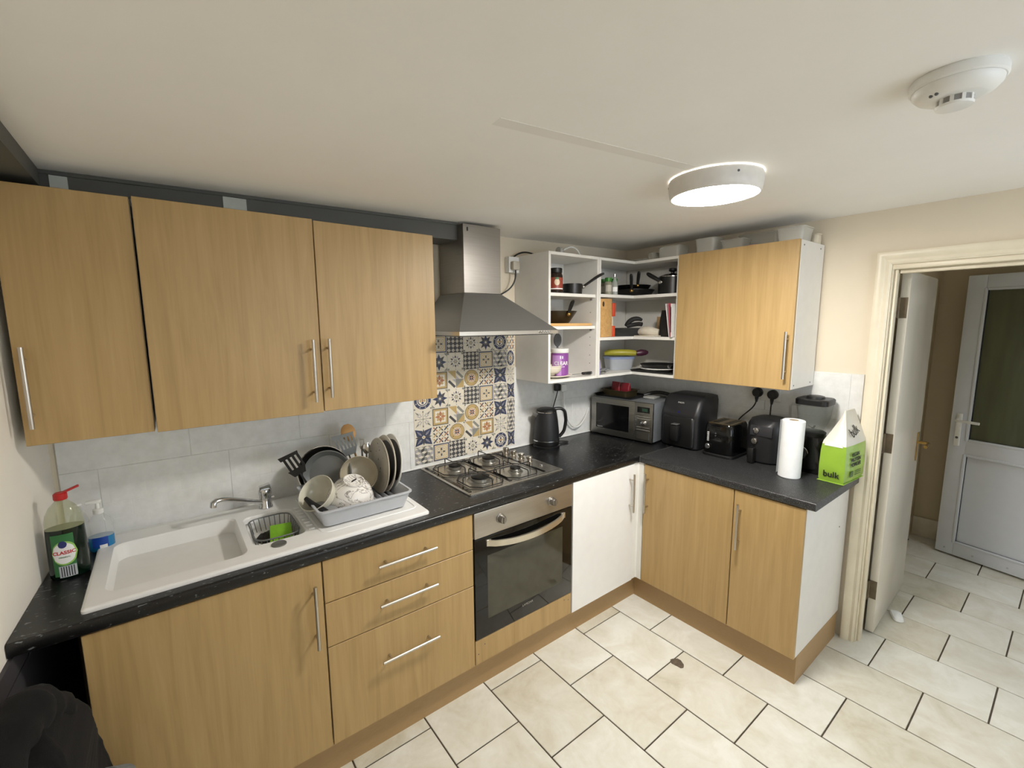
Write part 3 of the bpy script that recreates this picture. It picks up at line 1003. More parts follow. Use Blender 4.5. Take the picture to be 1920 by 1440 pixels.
# open shelf units
def shelf_unit_left():
    x0, x1 = -1.044, -0.637
    t = thing('open_shelf_unit', 'white open wall unit with two shelves beside the cooker hood', 'shelf unit', ((x0 + x1) / 2, 0, 1.331))
    w = x1 - x0; h = 0.724; s = 0.016
    MB().box(-w / 2, -w / 2 + s, -0.30, -0.002, 0, h, 0.0008, 1).build('side_panel', WHITE, t)
    MB().box(w / 2 - s, w / 2, -0.30, -0.002, 0, h, 0.0008, 1).build('side_panel', WHITE, t)
    MB().box(-w / 2 + s, w / 2 - s, -0.30, -0.002, h - s, h).build('top_panel', WHITE, t)
    MB().box(-w / 2 + s, w / 2 - s, -0.30, -0.002, 0, s).build('bottom_panel', WHITE, t)
    MB().box(-w / 2 + s, w / 2 - s, -0.014, -0.008, s, h - s).build('back_panel', WHITE, t)
    for z in (1.836, 1.650):
        MB().box(-w / 2 + s, w / 2 - s, -0.288, -0.014, z - 0.018 - 1.331, z - 1.331, 0.0008, 1).build('shelf', WHITE, t)
    for z in (1.83, 1.65):
        MB().cyl((w / 2 - s - 0.012, -0.26, z - 1.331 - 0.024), (w / 2 - s, -0.26, z - 1.331 - 0.024), 0.004, n=8).build('shelf_peg', DARKGREY, t)
    MB().box(-w / 2 + 0.09, -w / 2 + 0.12, -0.030, -0.014, 0.645, 0.69, 0.002).build('hanging_bracket', CHROME, t)
    for i, z in enumerate((0.09, 0.14, 0.2, 0.25, 0.4)):
        MB().cyl((w / 2 - s - 0.0005, -0.25, z), (w / 2 - s + 0.001, -0.25, z), 0.003, n=8).build('peg_hole', DARKGREY, t)
    return t
shelf_unit_left()

def shelf_unit_corner():
    t = thing('corner_shelf_unit', 'white L-shaped open corner wall unit with two shelves', 'shelf unit', (0, 0, 1.331))
    h = 0.724; s = 0.016
    Lp = [(-0.6345 + s, -0.002), (-0.6345 + s, -0.30), (-0.30, -0.30), (-0.30, -0.621 + s), (-0.002, -0.621 + s), (-0.002, -0.002)]
    def lay(z0, z1, name, ins=0.0, mt=WHITE):
        pts = [(x if abs(x + 0.3) > 1e-6 else x + ins, y if abs(y + 0.3) > 1e-6 else y + ins) for x, y in Lp]
        mb = MB(); mb.prism(pts, 'z', z0, z1); return mb.build(name, mt, t)
    lay(0, s, 'bottom_panel'); lay(h - s, h, 'top_panel')
    lay(1.841 - 0.018 - 1.331, 1.841 - 1.331, 'shelf', 0.006)
    lay(1.578 - 0.018 - 1.331, 1.578 - 1.331, 'shelf', 0.012)
    MB().box(-0.6345, -0.6345 + s, -0.30, -0.002, 0, h, 0.0008, 1).build('side_panel', WHITE, t)
    MB().box(-0.30, -0.002, -0.621, -0.621 + s, 0, h, 0.0008, 1).build('side_panel', WHITE, t)
    MB().box(-0.6345 + s, -0.014, -0.012, -0.006, s, h - s).build('back_panel', WHITE, t)
    MB().box(-0.012, -0.006, -0.621 + s, -0.012, s, h - s).build('back_panel', WHITE, t)
    MB().box(-0.36, -0.32, -0.03, -0.012, 0.62, 0.68, 0.002).build('hanging_bracket', CHROME, t)
shelf_unit_corner()

# ------------------------------------------------------------------ cooker hood
hd = thing('cooker_hood', 'stainless steel chimney cooker hood over the hob', 'cooker hood', (-1.41, 0, 1.614))
L0, L1 = -1.706 + 1.41, -1.114 + 1.41
YF = -0.45
mb = MB()
mb.box(L0, L1, YF, -0.012, 0.0, 0.019, 0.001, 1)
mb.build('lip', mat('bright_steel', (206, 204, 200), 0.28, 0.9, stretch=(1, 30, 30)), hd)
c0, c1 = -1.552 + 1.41, -1.331 + 1.41
cz = 1.817 - 1.614
mb = MB()
mb.loft([[(L0, YF, 0.019), (L1, YF, 0.019), (L1, -0.012, 0.019), (L0, -0.012, 0.019)], [(c0, -0.25, cz), (c1, -0.25, cz), (c1, -0.012, cz), (c0, -0.012, cz)]])
HOODM = mat('hood_steel', (146, 146, 145), 0.33, 0.85, var=0.03, stretch=(1, 1, 30))
mb.build('canopy', HOODM, hd)
MB().box(c0, c1, -0.25, -0.012, cz + 0.0005, 2.143 - 1.614, 0.001, 1).build('chimney', STEEL, hd)
MB().box(c0 + 0.02, c0 + 0.028, -0.2512, -0.25, 2.11 - 1.614, 2.128 - 1.614).build('slot', BLACK, hd)
for k in range(5):
    MB().cyl((L1 - 0.06 - k * 0.017, YF - 0.003, 0.0105), (L1 - 0.06 - k * 0.017, YF, 0.0105), 0.0055, n=12).build('button', CHROME, hd)
MB().box(L0 + 0.02, L1 - 0.02, YF + 0.02, -0.03, -0.004, 0.0).build('filter', DARKGREY, hd)

# ------------------------------------------------------------------ sink
SINKM = mat('white_composite_sink', (236, 235, 232), 0.3, var=0.015)
sk = thing('sink', 'white composite inset sink with small bowl and drainer', 'sink', ((SX0 + SX1) / 2, (SY0 + SY1) / 2, 0.9))
cx, cy = (SX0 + SX1) / 2, (SY0 + SY1) / 2
def ring_to(mb, outer, inner):
    mb.loft([outer, inner], False, False)
zr = 0.014
# rim with openings: grid of strips around two bowls
B1 = (-2.925 - cx, -2.565 - cx, -0.495 - cy, -0.130 - cy)     # main bowl
B2 = (-2.545 - cx, -2.372 - cx, -0.452 - cy, -0.165 - cy)     # small bowl
w, d = SX1 - SX0, SY1 - SY0
def bowl(mb, bx, depth, r=0.035, ins=0.03):
    bw, bd = bx[1] - bx[0], bx[3] - bx[2]
    c = ((bx[0] + bx[1]) / 2, (bx[2] + bx[3]) / 2)
    rings = [rrect(bw, bd, r, zr, 5, *c), rrect(bw - 0.008, bd - 0.008, r, zr - 0.006, 5, *c), rrect(bw - ins, bd - ins, r, -depth + 0.03, 5, *c), rrect(bw - ins - 0.03, bd - ins - 0.03, r, -depth + 0.006, 5, *c), rrect(bw - ins - 0.07, bd - ins - 0.07, r * 0.6, -depth, 5, *c)]
    mb.loft(rings, False, True)
mb = MB(); bowl(mb, B1, 0.175); b1 = mb.build('main_bowl', SINKM, sk)
b1.data.materials[0] = SINKM
mb = MB(); bowl(mb, B2, 0.11, 0.03, 0.02); mb.build('half_bowl', SINKM, sk)
mb = MB()
def grid_rim(mb):
    xs = [-w / 2 + 0.008, B1[0], B1[1], B2[0], B2[1], w / 2 - 0.008]
    # flat top as strips; cells covered by a bowl are left open
    def cell(x0, x1, y0, y1):
        mb.box(x0, x1, y0, y1, 0.001, zr)
    y0, y1 = -d / 2 + 0.008, d / 2 - 0.008
    cell(xs[0], xs[1], y0, y1)
    cell(xs[1], xs[2], y0, B1[2]); cell(xs[1], xs[2], B1[3], y1)
    cell(xs[2], xs[3], y0, y1)
    cell(xs[3], xs[4], y0, B2[2]); cell(xs[3], xs[4], B2[3], y1)
    cell(xs[4], xs[5], y0, y1)
    # corner fillets of the bowls
    for bx, r in ((B1, 0.035), (B2, 0.03)):
        for sx, px in ((1, bx[0]), (-1, bx[1])):
            for sy, py in ((1, bx[2]), (-1, bx[3])):
                pts = [(px, py)]
                for i in range(6):
                    a = PI / 2 * i / 5
                    pts.append((px + sx * (r - r * math.sin(a)), py + sy * (r - r * math.cos(a))))
                mb.prism(pts, 'z', 0.006, zr)
grid_rim(mb)
# soft outer edge all round
o0 = rrect(w, d, 0.012, 0.0005, 4); o1 = rrect(w, d, 0.012, 0.008, 4); o2 = rrect(w - 0.006, d - 0.006, 0.012, 0.0125, 4); o3 = rrect(w - 0.018, d - 0.018, 0.008, zr, 4)
mb.loft([o0, o1, o2, o3], False, False)
mb.build('rim', SINKM, sk)
# raised edge round the drainer and its ribs
mb = MB()
dx0, dx1, dy0, dy1 = -2.33 - cx, -1.955 - cx, -0.495 - cy, -0.06 - cy
rr = [(dx0, dy0), (dx1, dy0), (dx1, dy1), (dx0, dy1)]
mb.tube([(p.x, p.y, zr - 0.001) for p in rrect(dx1 - dx0, dy1 - dy0, 0.03, 0.0, 6, (dx0 + dx1) / 2, (dy0 + dy1) / 2)], 0.006, 8, closed=True, rz=0.6)
mb.build('drainer_edge', SINKM, sk)
for i in range(8):
    y = -0.435 - cy + i * 0.034
    MB().box(-2.364 - cx, -2.341 - cx, y, y + 0.016, zr - 0.002, zr + 0.004, 0.0035).build('drainer_rib', SINKM, sk)
mb = MB(); mb.lathe([(0.024, 0), (0.024, 0.004), (0.02, 0.006)], c=(-2.473 - cx, -0.487 - cy, zr), n=20)
mb.build('overflow_cap', mat('grey_cap', (120, 120, 116), 0.4, 0.6), sk)
# overflow slot in the left wall of the bowl
mb = MB(); mb.sphere((B1[0] + 0.0115, (B1[2] + B1[3]) / 2 - 0.075, -0.052), 0.017, 0.2, 0.55, 1.0, 12, 8)
mb.build('overflow', DARKGREY, sk)
mb = MB(); mb.lathe([(0.04, 0), (0.04, 0.003), (0.03, 0.004), (0.012, 0.001)], c=((B1[0] + B1[1]) / 2, (B1[2] + B1[3]) / 2, -0.175), n=20)
mb.build('drain', CHROME, sk)

tp = thing('tap', 'chrome mixer tap with low spout over the sink', 'tap', (-2.449, -0.098, 0.9142))
mb = MB(); mb.lathe([(0.026, 0), (0.026, 0.005), (0.0225, 0.010), (0.022, 0.056)], n=24); mb.build('body', CHROME, tp)
sp = bez((-0.012, -0.006, 0.026), (-0.06, -0.03, 0.05), (-0.12, -0.06, 0.085), (-0.155, -0.078, 0.097), 12) + [Vector((-0.175, -0.088, 0.099)), Vector((-0.184, -0.092, 0.094)), Vector((-0.186, -0.093, 0.078))]
mb = MB(); mb.tube(sp, [0.0105] * 12 + [0.0105, 0.011, 0.0125, 0.0125][:len(sp) - 12], 12, rz=0.85); mb.build('spout', CHROME, tp)
mb = MB(); mb.lathe([(0.0235, 0.0565), (0.0245, 0.062), (0.0245, 0.076), (0.021, 0.082)], n=24)
mb.prism([(-0.022, 0.074), (0.022, 0.074), (0.018, 0.100), (-0.020, 0.092)], 'y', -0.013, 0.013)
mb.build('lever', CHROME, tp)
mb = MB(); mb.cyl((0.02, 0, 0.04), (0.033, -0.004, 0.04), 0.005, n=10); mb.build('side_stud', CHROME, tp)

# ------------------------------------------------------------------ hob
hb = thing('gas_hob', 'steel four-burner gas hob with black wire pan supports', 'hob', ((HX0 + HX1) / 2, (HY0 + HY1) / 2, 0.9005))
w, d = HX1 - HX0, HY1 - HY0
mb = MB()
mb.loft([rrect(w, d, 0.008, 0, 3), rrect(w, d, 0.008, 0.005, 3), rrect(w - 0.012, d - 0.012, 0.006, 0.009, 3), rrect(w - 0.03, d - 0.03, 0.006, 0.0075, 3)], True, True)
mb.build('top_plate', HOBSTEEL, hb)
for x in (-0.268, -0.035, 0.185):
    MB().box(x - 0.008, x + 0.008, -d / 2 + 0.03, d / 2 - 0.02, 0.0075, 0.0095, 0.001, 1).build('support_rail', BLACK_GLOSS, hb)
BUR = [(-0.145, -0.11, 0.050), (-0.155, 0.115, 0.036), (0.065, 0.12, 0.040), (0.07, -0.115, 0.030)]
for x, y, r in BUR:
    b_ = MB(); b_.lathe([(r * 1.35, 0.0075), (r * 1.3, 0.010), (r * 0.98, 0.013), (r * 0.96, 0.022), (r * 0.9, 0.024)], c=(x, y, 0), n=24)
    bo = b_.build('burner', mat('burner_aluminium', (150, 148, 142), 0.35, 0.9), hb)
    MB().lathe([(r * 0.9, 0.0245), (r * 0.92, 0.031), (r * 0.8, 0.034)], c=(x, y, 0), n=24).build('burner_cap', IRON, bo)
def support(x, y, hw, hd_):
    """wire ring with four fingers, carried on short feet"""
    mb = MB()
    for sx, sy in ((1, 0), (-1, 0), (0, 1), (0, -1)):
        L = (hw if sx else hd_)
        px, py = x + sx * L, y + sy * L
        mb.tube([(px, py, 0.009), (px, py, 0.036), (px - sx * 0.006, py - sy * 0.006, 0.042), (px - sx * (L - 0.018), py - sy * (L - 0.018), 0.042)], 0.0028, 6)
    ring = [(x + sx * hw, y + sy * hd_, 0.0125) for sx, sy in ((1, 0.55), (0.55, 1), (-0.55, 1), (-1, 0.55), (-1, -0.55), (-0.55, -1), (0.55, -1), (1, -0.55))]
    mb.tube(ring, 0.0026, 6, closed=True)
    mb.build('pan_support', IRON, hb)
for x, y, r in BUR:
    support(x, y, 0.098, 0.104)
for i in range(4):
    x, y = 0.235, 0.185 - i * 0.072
    MB().lathe([(0.0195, 0.0075), (0.0195, 0.011), (0.013, 0.013), (0.013, 0.022), (0.018, 0.026), (0.0185, 0.036), (0.017, 0.038)], c=(x, y, 0), n=20).build('control_knob', HANDLE, hb)
MB().lathe([(0.008, 0.0075), (0.008, 0.014), (0.006, 0.015)], c=(0.24, -0.125, 0), n=12).build('ignition_button', CHROME, hb)
# ------------------------------------------------------------------ ceiling fittings
lx, ly = -1.180, -1.292
lz = ceil_z(lx) - 0.0035
lp = thing('ceiling_light', 'round white ceiling light, lit, in the middle of the ceiling', 'ceiling light', (lx, ly, lz))
lp.rotation_euler = (0, -math.atan(0.02), 0)
MB().lathe([(0.148, 0.0), (0.151, -0.006), (0.151, -0.03), (0.147, -0.052), (0.141, -0.060), (0.134, -0.058), (0.134, -0.03)], n=48, cap1=False).build('housing', mat('lamp_white', (226, 222, 216), 0.4), lp)
MB().lathe([(0.146, 0.0016), (0.147, 0.0008), (0.146, -0.0002)], n=48, cap0=False, cap1=False).build('backlight_gap', emit_mat('lit_gap', (255, 248, 236), LAMP_STRENGTH * 0.05), lp)
MB().lathe([(0.134, -0.056), (0.128, -0.062), (0.11, -0.066), (0.06, -0.068), (0.01, -0.0685)], n=48, cap0=True).build('diffuser', emit_mat('lit_diffuser', (255, 250, 243), LAMP_STRENGTH), lp)
for a in (2.2, 4.1, 5.6):
    p = Vector((0.1512 * math.cos(a), 0.1512 * math.sin(a), -0.02))
    MB().cyl(p * 0.995, p * 1.004, 0.004, n=8).build('screw', DARKGREY, lp)
sx_, sy_ = -1.42, -1.925
sd = thing('smoke_detector', 'white round smoke detector on the ceiling above the doorway', 'smoke detector', (sx_, sy_, ceil_z(sx_)))
MB().lathe([(0.072, 0), (0.074, -0.004), (0.074, -0.018), (0.071, -0.021)], n=40).build('base', WHITEPLA, sd)
MB().lathe([(0.069, -0.0212), (0.068, -0.028), (0.060, -0.037), (0.047, -0.043), (0.044, -0.044)], n=40).build('cover', WHITEPLA, sd)
MB().lathe([(0.027, -0.044), (0.027, -0.055)], n=24, c=(0.0, 0, 0)).build('vent', mat('vent_shadow_grey', (150, 148, 146), 0.6), sd)
for i in range(10):
    a = 2 * PI * i / 10
    MB().box(0.0265, 0.029, -0.003, 0.003, -0.0555, -0.044, rot=Matrix.Rotation(a, 3, 'Z'), piv=(0, 0, 0)).build('fin', WHITEPLA, sd)
MB().lathe([(0.030, -0.0555), (0.029, -0.060), (0.022, -0.062)], n=28).build('cap', WHITEPLA, sd)
for a in (2.55, 2.75):
    p = Vector((0.0525 * math.cos(a), 0.0525 * math.sin(a), -0.0405))
    MB().sphere(p, 0.0035, u=8, v=6).build('slot', DARKGREY, sd)

# ------------------------------------------------------------------ sockets, plugs and leads
BLK_CABLE = mat('black_cable', (22, 22, 23), 0.5)
WHT_CABLE = mat('white_cable', (226, 226, 222), 0.5)
so = thing('wall_socket', 'white surface double socket beside the hood chimney', 'socket', (-1.055, 0, 2.005))
MB().box(-0.062, 0.036, -0.035, -0.0002, -0.045, 0.045, 0.004).build('back_box', WHITEPLA, so)
MB().box(-0.062, 0.036, -0.043, -0.0355, -0.045, 0.045, 0.003).build('face_plate', WHITEPLA, so)
pg = thing('plug', 'grey plug with black lead in the socket by the hood', 'plug', (-1.085, -0.0435, 2.0))
MB().box(-0.024, 0.024, -0.032, 0.0, -0.027, 0.022, 0.008).build('plug_body', mat('warm_grey_plastic', (196, 188, 172), 0.5), pg)
MB().tube(bez((0, -0.018, -0.026), (0.0, -0.03, -0.09), (0.0, -0.0, -0.17), (-0.235, 0.01, -0.20), 14), 0.0045, 8).build('lead', BLK_CABLE, pg)
one('cable', MB().tube(bez((-1.072, -0.03, 2.052), (-1.03, -0.05, 2.088), (-0.98, -0.05, 2.09), (-0.90, -0.06, 2.062), 12), 0.0045, 8), BLK_CABLE, 'black cable running over the open shelf unit from the socket', 'cable')

so = thing('wall_socket', 'white socket on the wall under the open shelf unit', 'socket', (-0.692, -0.008, 1.255))
MB().box(-0.043, 0.043, -0.01, 0.0, -0.043, 0.043, 0.003).build('face_plate', WHITEPLA, so)
pg = thing('plug', 'white plug with hanging white lead behind the kettle', 'plug', (-0.672, -0.0185, 1.245))
MB().box(-0.024, 0.024, -0.032, 0.0, -0.026, 0.024, 0.008).build('plug_body', WHITEPLA, pg)
MB().tube(bez((0, -0.02, -0.025), (0.02, -0.02, -0.32), (0.17, -0.02, -0.36), (0.275, 0.005, -0.17), 18), 0.0052, 8).build('lead', WHT_CABLE, pg)
pg = thing('plug', 'black plug with black lead above the kettle', 'plug', (-0.722, -0.0185, 1.255))
MB().box(-0.022, 0.022, -0.032, 0.0, -0.026, 0.02, 0.008).build('plug_body', BLACK, pg)
MB().tube(bez((0, -0.02, -0.025), (-0.02, -0.02, -0.1), (-0.07, 0.0, -0.22), (-0.08, -0.01, -0.345), 12), 0.0035, 8).build('lead', BLK_CABLE, pg)

so = thing('wall_socket', 'white double socket under the wall cupboard on the doorway wall', 'socket', (-0.008, -1.03, 1.262), RZB)
MB().box(-0.073, 0.073, -0.01, 0.0, -0.043, 0.043, 0.003).build('face_plate', WHITEPLA, so)
for (yy, zz, lab, end) in ((-0.985, 1.262, 'round black plug above the toaster, left of the pair', ((0, -0.02, -0.04), (0.0, -0.03, -0.1), (-0.06, -0.02, -0.12), (-0.10, -0.02, -0.185))),
                          (-1.068, 1.258, 'round black plug above the small air fryer, right of the pair', ((0, -0.02, -0.04), (0.0, -0.035, -0.1), (0.0, -0.025, -0.16), (-0.002, -0.02, -0.23)))):
    pg = thing('plug', lab, 'plug', (-0.0185, yy, zz), RZB)
    mb = MB(); mb.lathe([(0.027, 0), (0.028, 0.006), (0.027, 0.022), (0.021, 0.032), (0.012, 0.034)], M=Matrix.Rotation(PI / 2, 4, 'X'), n=20)
    mb.cyl((0, -0.018, -0.022), (0, -0.02, -0.055), 0.011, 0.006, n=10)
    mb.build('plug_body', BLACK, pg)
    MB().tube(bez(*end, 12), 0.0038, 8).build('lead', BLK_CABLE, pg)

# ------------------------------------------------------------------ worktop: sink end
def bent(me, rad, sy=1.0):
    """wrap a flat front-facing mesh (x across, y depth, z up) round a vertical cylinder of radius rad, centre at origin"""
    for v in me.vertices:
        a = v.co.x / rad
        r = rad - v.co.y
        v.co.x, v.co.y = r * math.sin(a), -r * math.cos(a) * sy
    return me
def bent_text(s, size, m, parent, rad, z, sy=1.0, x=0.0, bold=0.0, rz=0.0):
    me = text_mesh(s, size, bold=bold)
    me.transform(Matrix.Translation((x, 0, z)) @ FACE_FRONT)
    bent(me, rad, sy)
    if rz: me.transform(Matrix.Rotation(rz, 4, 'Z'))
    me.materials.clear(); me.materials.append(m)
    return add('lettering', me, parent)
def bent_disc(parent, name, m, rad, z, rx, rzz, off=0.0, sy=1.0, x=0.0, n=24, rot=0.0, rect=False):
    mb = MB()
    # a patch grid so that it bends
    N = 10
    def P(u, w):
        a = (x + u) / rad
        r = rad + off
        return Vector((r * math.sin(a), -r * math.cos(a) * sy, z + w))
    if rect:
        rows = [[P(-rx + 2 * rx * i / N, s * rzz) for i in range(N + 1)] for s in (-1, 1)]
        mb.loft(rows, False, False, closed=False)
    else:
        for i in range(N):
            u0, u1 = -rx + 2 * rx * i / N, -rx + 2 * rx * (i + 1) / N
            h0 = rzz * math.sqrt(max(0, 1 - (u0 / rx) ** 2)); h1 = rzz * math.sqrt(max(0, 1 - (u1 / rx) ** 2))
            pts = []
            for p in ((u0, -h0), (u1, -h1), (u1, h1), (u0, h0)):
                q = P(*p)
                if not pts or (q - pts[-1]).length > 1e-6:
                    pts.append(q)
            if (pts[0] - pts[-1]).length < 1e-6: pts.pop()
            if len(pts) > 2: mb.poly(pts)
    if rot: mb.xf(Matrix.Rotation(rot, 4, 'Z'))
    return mb.build(name, m, parent)

SYB = 0.72
bt = thing('washing_up_bottle', 'big clear bottle of dark green washing-up liquid with red cap', 'bottle', (-3.019, -0.262, 0.9005), math.radians(6))
GLIQ = mat('dark_green_liquid', (5, 26, 16), 0.1, var=0.1)
MB().lathe([(0.042, 0), (0.046, 0.006), (0.046, 0.06), (0.0455, 0.12), (0.0445, 0.157)], n=32, sy=SYB).build('liquid', GLIQ, bt)
MB().lathe([(0.0445, 0.1572), (0.0442, 0.178), (0.040, 0.20), (0.030, 0.222), (0.016, 0.238), (0.013, 0.244)], n=32, sy=SYB).build('clear_top', clear_mat('greenish_clear_plastic', (178, 182, 140), 0.36), bt)
cp = MB().lathe([(0.0155, 0.2442), (0.0165, 0.247), (0.016, 0.262), (0.012, 0.266)], n=20).build('cap', mat('red_plastic', (186, 34, 34), 0.35), bt)
MB().box(0.006, 0.046, -0.009, 0.009, 0.262, 0.267, 0.002, rot=Matrix.Rotation(-0.35, 3, 'Y'), piv=(0.006, 0, 0.264)).build('flip_lid', _mats['red_plastic'], cp)
LBG = mat('label_green', (48, 112, 60), 0.45)
rl = 0.0
bent_disc(bt, 'label', LBG, 0.0462, 0.078, 0.027, 0.066, 0.0004, SYB, -0.010, rect=True, rot=rl)
bent_disc(bt, 'label_ring', mat('label_lime', (150, 196, 96), 0.45), 0.0462, 0.084, 0.030, 0.038, 0.0008, SYB, -0.007, rot=rl)
bent_disc(bt, 'label_roundel', WHITE_INK, 0.0462, 0.084, 0.027, 0.033, 0.0012, SYB, -0.008, rot=rl)
bent_disc(bt, 'label_badge', mat('label_blue', (40, 50, 110), 0.45), 0.0462, 0.112, 0.010, 0.011, 0.0016, SYB, -0.009, rot=rl)
bent_disc(bt, 'barcode', mat('barcode_grey', (190, 194, 200), 0.5), 0.0462, 0.026, 0.020, 0.018, 0.001, SYB, -0.004, rect=True, rot=rl)
for i in range(6):
    bent_disc(bt, 'barcode_bar', INK, 0.0462, 0.026, 0.0011, 0.016, 0.0014, SYB, -0.018 + i * 0.0055, rect=True, rot=rl)
bent_text('CLASSIC', 0.0145, mat('red_print', (196, 40, 48), 0.5), bt, 0.0478, 0.086, SYB, -0.008, 0.0004, rz=rl)
bent_text('ORIGINAL', 0.006, LBG, bt, 0.0478, 0.072, SYB, -0.008, 0.0, rz=rl)

BLU = mat('blue_liquid', (16, 118, 170), 0.12, var=0.08)
b2 = thing('hand_soap_bottle', 'clear pump bottle of bright blue liquid behind the green bottle', 'bottle', (-2.957, -0.108, 0.9005))
MB().lathe([(0.031, 0), (0.034, 0.006), (0.034, 0.05)], n=24, sy=0.8).build('liquid', BLU, b2)
MB().lathe([(0.034, 0.0502), (0.034, 0.085), (0.029, 0.108), (0.015, 0.124), (0.012, 0.13)], n=24, sy=0.8).build('clear_top', CLEAR, b2)
mb = MB(); mb.lathe([(0.014, 0.1302), (0.0145, 0.145), (0.006, 0.148), (0.005, 0.168)], n=16); mb.box(-0.03, 0.012, -0.008, 0.008, 0.166, 0.178, 0.004); mb.build('pump', WHITEPLA, b2)
bent_disc(b2, 'label', mat('label_deep_blue', (24, 70, 160), 0.4), 0.0342, 0.034, 0.022, 0.018, 0.0005, 0.8, -0.002, rect=True)
bent_disc(b2, 'label_panel', WHITE_INK, 0.0342, 0.018, 0.010, 0.007, 0.0009, 0.8, 0.006, rect=True)
b3 = thing('hand_soap_bottle', 'nearly empty clear bottle in the corner behind the blue one', 'bottle', (-3.012, -0.070, 0.9005))
MB().lathe([(0.024, 0), (0.026, 0.005), (0.026, 0.10), (0.020, 0.125), (0.011, 0.138)], n=20, sy=0.8).build('bottle_body', CLEAR, b3)
MB().lathe([(0.012, 0.1382), (0.013, 0.16), (0.010, 0.164)], n=14).build('cap', WHITEPLA, b3)

# sink caddy with scourer and sponge
cd = thing('sink_caddy', 'dark grey wire caddy standing in the small sink bowl', 'basket', (-2.4585, -0.308, 0.826))
mb = MB()
WIRE = mat('grey_wire', (112, 114, 114), 0.45, 0.3)
for z, w_, d_ in ((0.085, 0.148, 0.225), (0.0, 0.12, 0.19)):
    mb.tube([p for p in rrect(w_, d_, 0.04, z, 4)], 0.0028 if z else 0.002, 6, closed=True)
mb.build('rim', WIRE, cd)
def even(ring, n):
    L = [0.0]
    for i in range(len(ring)): L.append(L[-1] + (ring[(i + 1) % len(ring)] - ring[i]).length)
    out = []
    for k in range(n):
        s = L[-1] * k / n
        i = max(j for j in range(len(ring)) if L[j] <= s + 1e-9)
        seg = L[i + 1] - L[i]
        out.append(ring[i].lerp(ring[(i + 1) % len(ring)], (s - L[i]) / seg if seg else 0))
    return out
top_r, bot_r = even(rrect(0.148, 0.225, 0.04, 0.085, 8), 36), even(rrect(0.12, 0.19, 0.04, 0.0, 8), 36)
for i in range(0, 36, 1):
    MB().tube([top_r[i], bot_r[i]], 0.0016, 5).build('wire', WIRE, cd)
MB().box(-0.055, 0.055, -0.10, 0.10, -0.002, 0.001).build('base', WIRE, cd)
mb = MB(); mb.sphere((0, 0, 0.03), 0.036, 1.15, 1.0, 0.85, 20, 14); mb.noisy(0.006, 3, 60); mb.noisy(0.004, 5, 160)
one('scourer', mb, mat('dark_steel_wool', (50, 46, 42), 0.5, 0.6, var=0.4, nscale=120, bmp=0.6), 'dark curly steel scourer in the sink caddy', 'scourer', (-2.478, -0.30, 0.830))
sp_ = thing('sponge', 'lime green sponge leaning in the sink caddy', 'sponge', (-2.450, -0.375, 0.862))
sp_.rotation_euler = (math.radians(-62), math.radians(0), math.radians(-10))
MB().box(-0.034, 0.040, -0.014, 0.010, 0.0, 0.085, 0.004).build('sponge_body', mat('lime_sponge', (122, 176, 40), 0.9, bmp=0.5, nscale=60), sp_)
MB().box(-0.034, 0.040, 0.0102, 0.017, 0.0, 0.085, 0.003).build('scouring_pad', mat('green_pad', (70, 120, 36), 0.95, bmp=0.6, nscale=90), sp_)

# ------------------------------------------------------------------ dish rack and dishes
RX0, RX1, RY0, RY1 = -2.338, -1.966, -0.489, -0.130
rk = thing('dish_rack', 'pale grey plastic dish rack on the drainer', 'dish rack', ((RX0 + RX1) / 2, (RY0 + RY1) / 2, 0.9195))
w, d = RX1 - RX0, RY1 - RY0
mb = MB()
mb.loft([rrect(w - 0.05, d - 0.05, 0.02, 0.0, 4), rrect(w - 0.012, d - 0.012, 0.022, 0.058, 4), rrect(w, d, 0.022, 0.062, 4), rrect(w, d, 0.022, 0.068, 4), rrect(w - 0.016, d - 0.016, 0.02, 0.068, 4), rrect(w - 0.022, d - 0.022, 0.02, 0.058, 4), rrect(w - 0.058, d - 0.058, 0.018, 0.005, 4)], True, True)
mb.build('tray', GREYPLA, rk)
for i in range(12):
    x = -w / 2 + 0.05 + i * 0.026
    MB().box(x - 0.002, x + 0.002, -d / 2 + 0.045, d / 2 - 0.045, 0.005, 0.022, 0.001, 1).build('rib', GREYPLA, rk)
MB().box(-w / 2 + 0.03, -w / 2 + 0.085, -d / 2 + 0.05, -d / 2 + 0.17, 0.006, 0.05, 0.003).build('divider_block', mat('mid_grey_plastic', (140, 142, 144), 0.5), rk)

def plate_mesh(mb, r, h=0.018):
    mb.lathe([(r * 0.55, 0), (r * 0.58, 0.003), (r * 0.72, 0.005), (r * 0.97, h - 0.003), (r, h), (r * 0.985, h + 0.003), (r * 0.72, 0.010), (r * 0.6, 0.0075), (0.002, 0.0075)], n=40)
SPECK, nt, b = new_mat('speckled_stoneware')
v = coords(nt)
n1 = noise(nt, v, 55, 1)
n2 = noise(nt, v, 9, 4)
m1 = nt.nodes.new('ShaderNodeMix'); m1.data_type = 'RGBA'
nt.links.new(ramp(nt, n1, [(0.70, (0, 0, 0, 1)), (0.75, (1, 1, 1, 1))]), m1.inputs['Factor'])
nt.links.new(ramp(nt, n2, [(0.3, srgb((188, 179, 162))), (0.7, srgb((208, 200, 183)))]), m1.inputs['A'])
m1.inputs['B'].default_value = srgb((84, 70, 58))
nt.links.new(m1.outputs['Result'], b.inputs['Base Color'])
setin(b, Roughness=0.25)
DARKGLAZE = mat('dark_brown_glaze', (50, 42, 38), 0.3)
RM = Matrix.Rotation(-PI / 2, 4, 'Y')     # plate axis to -x
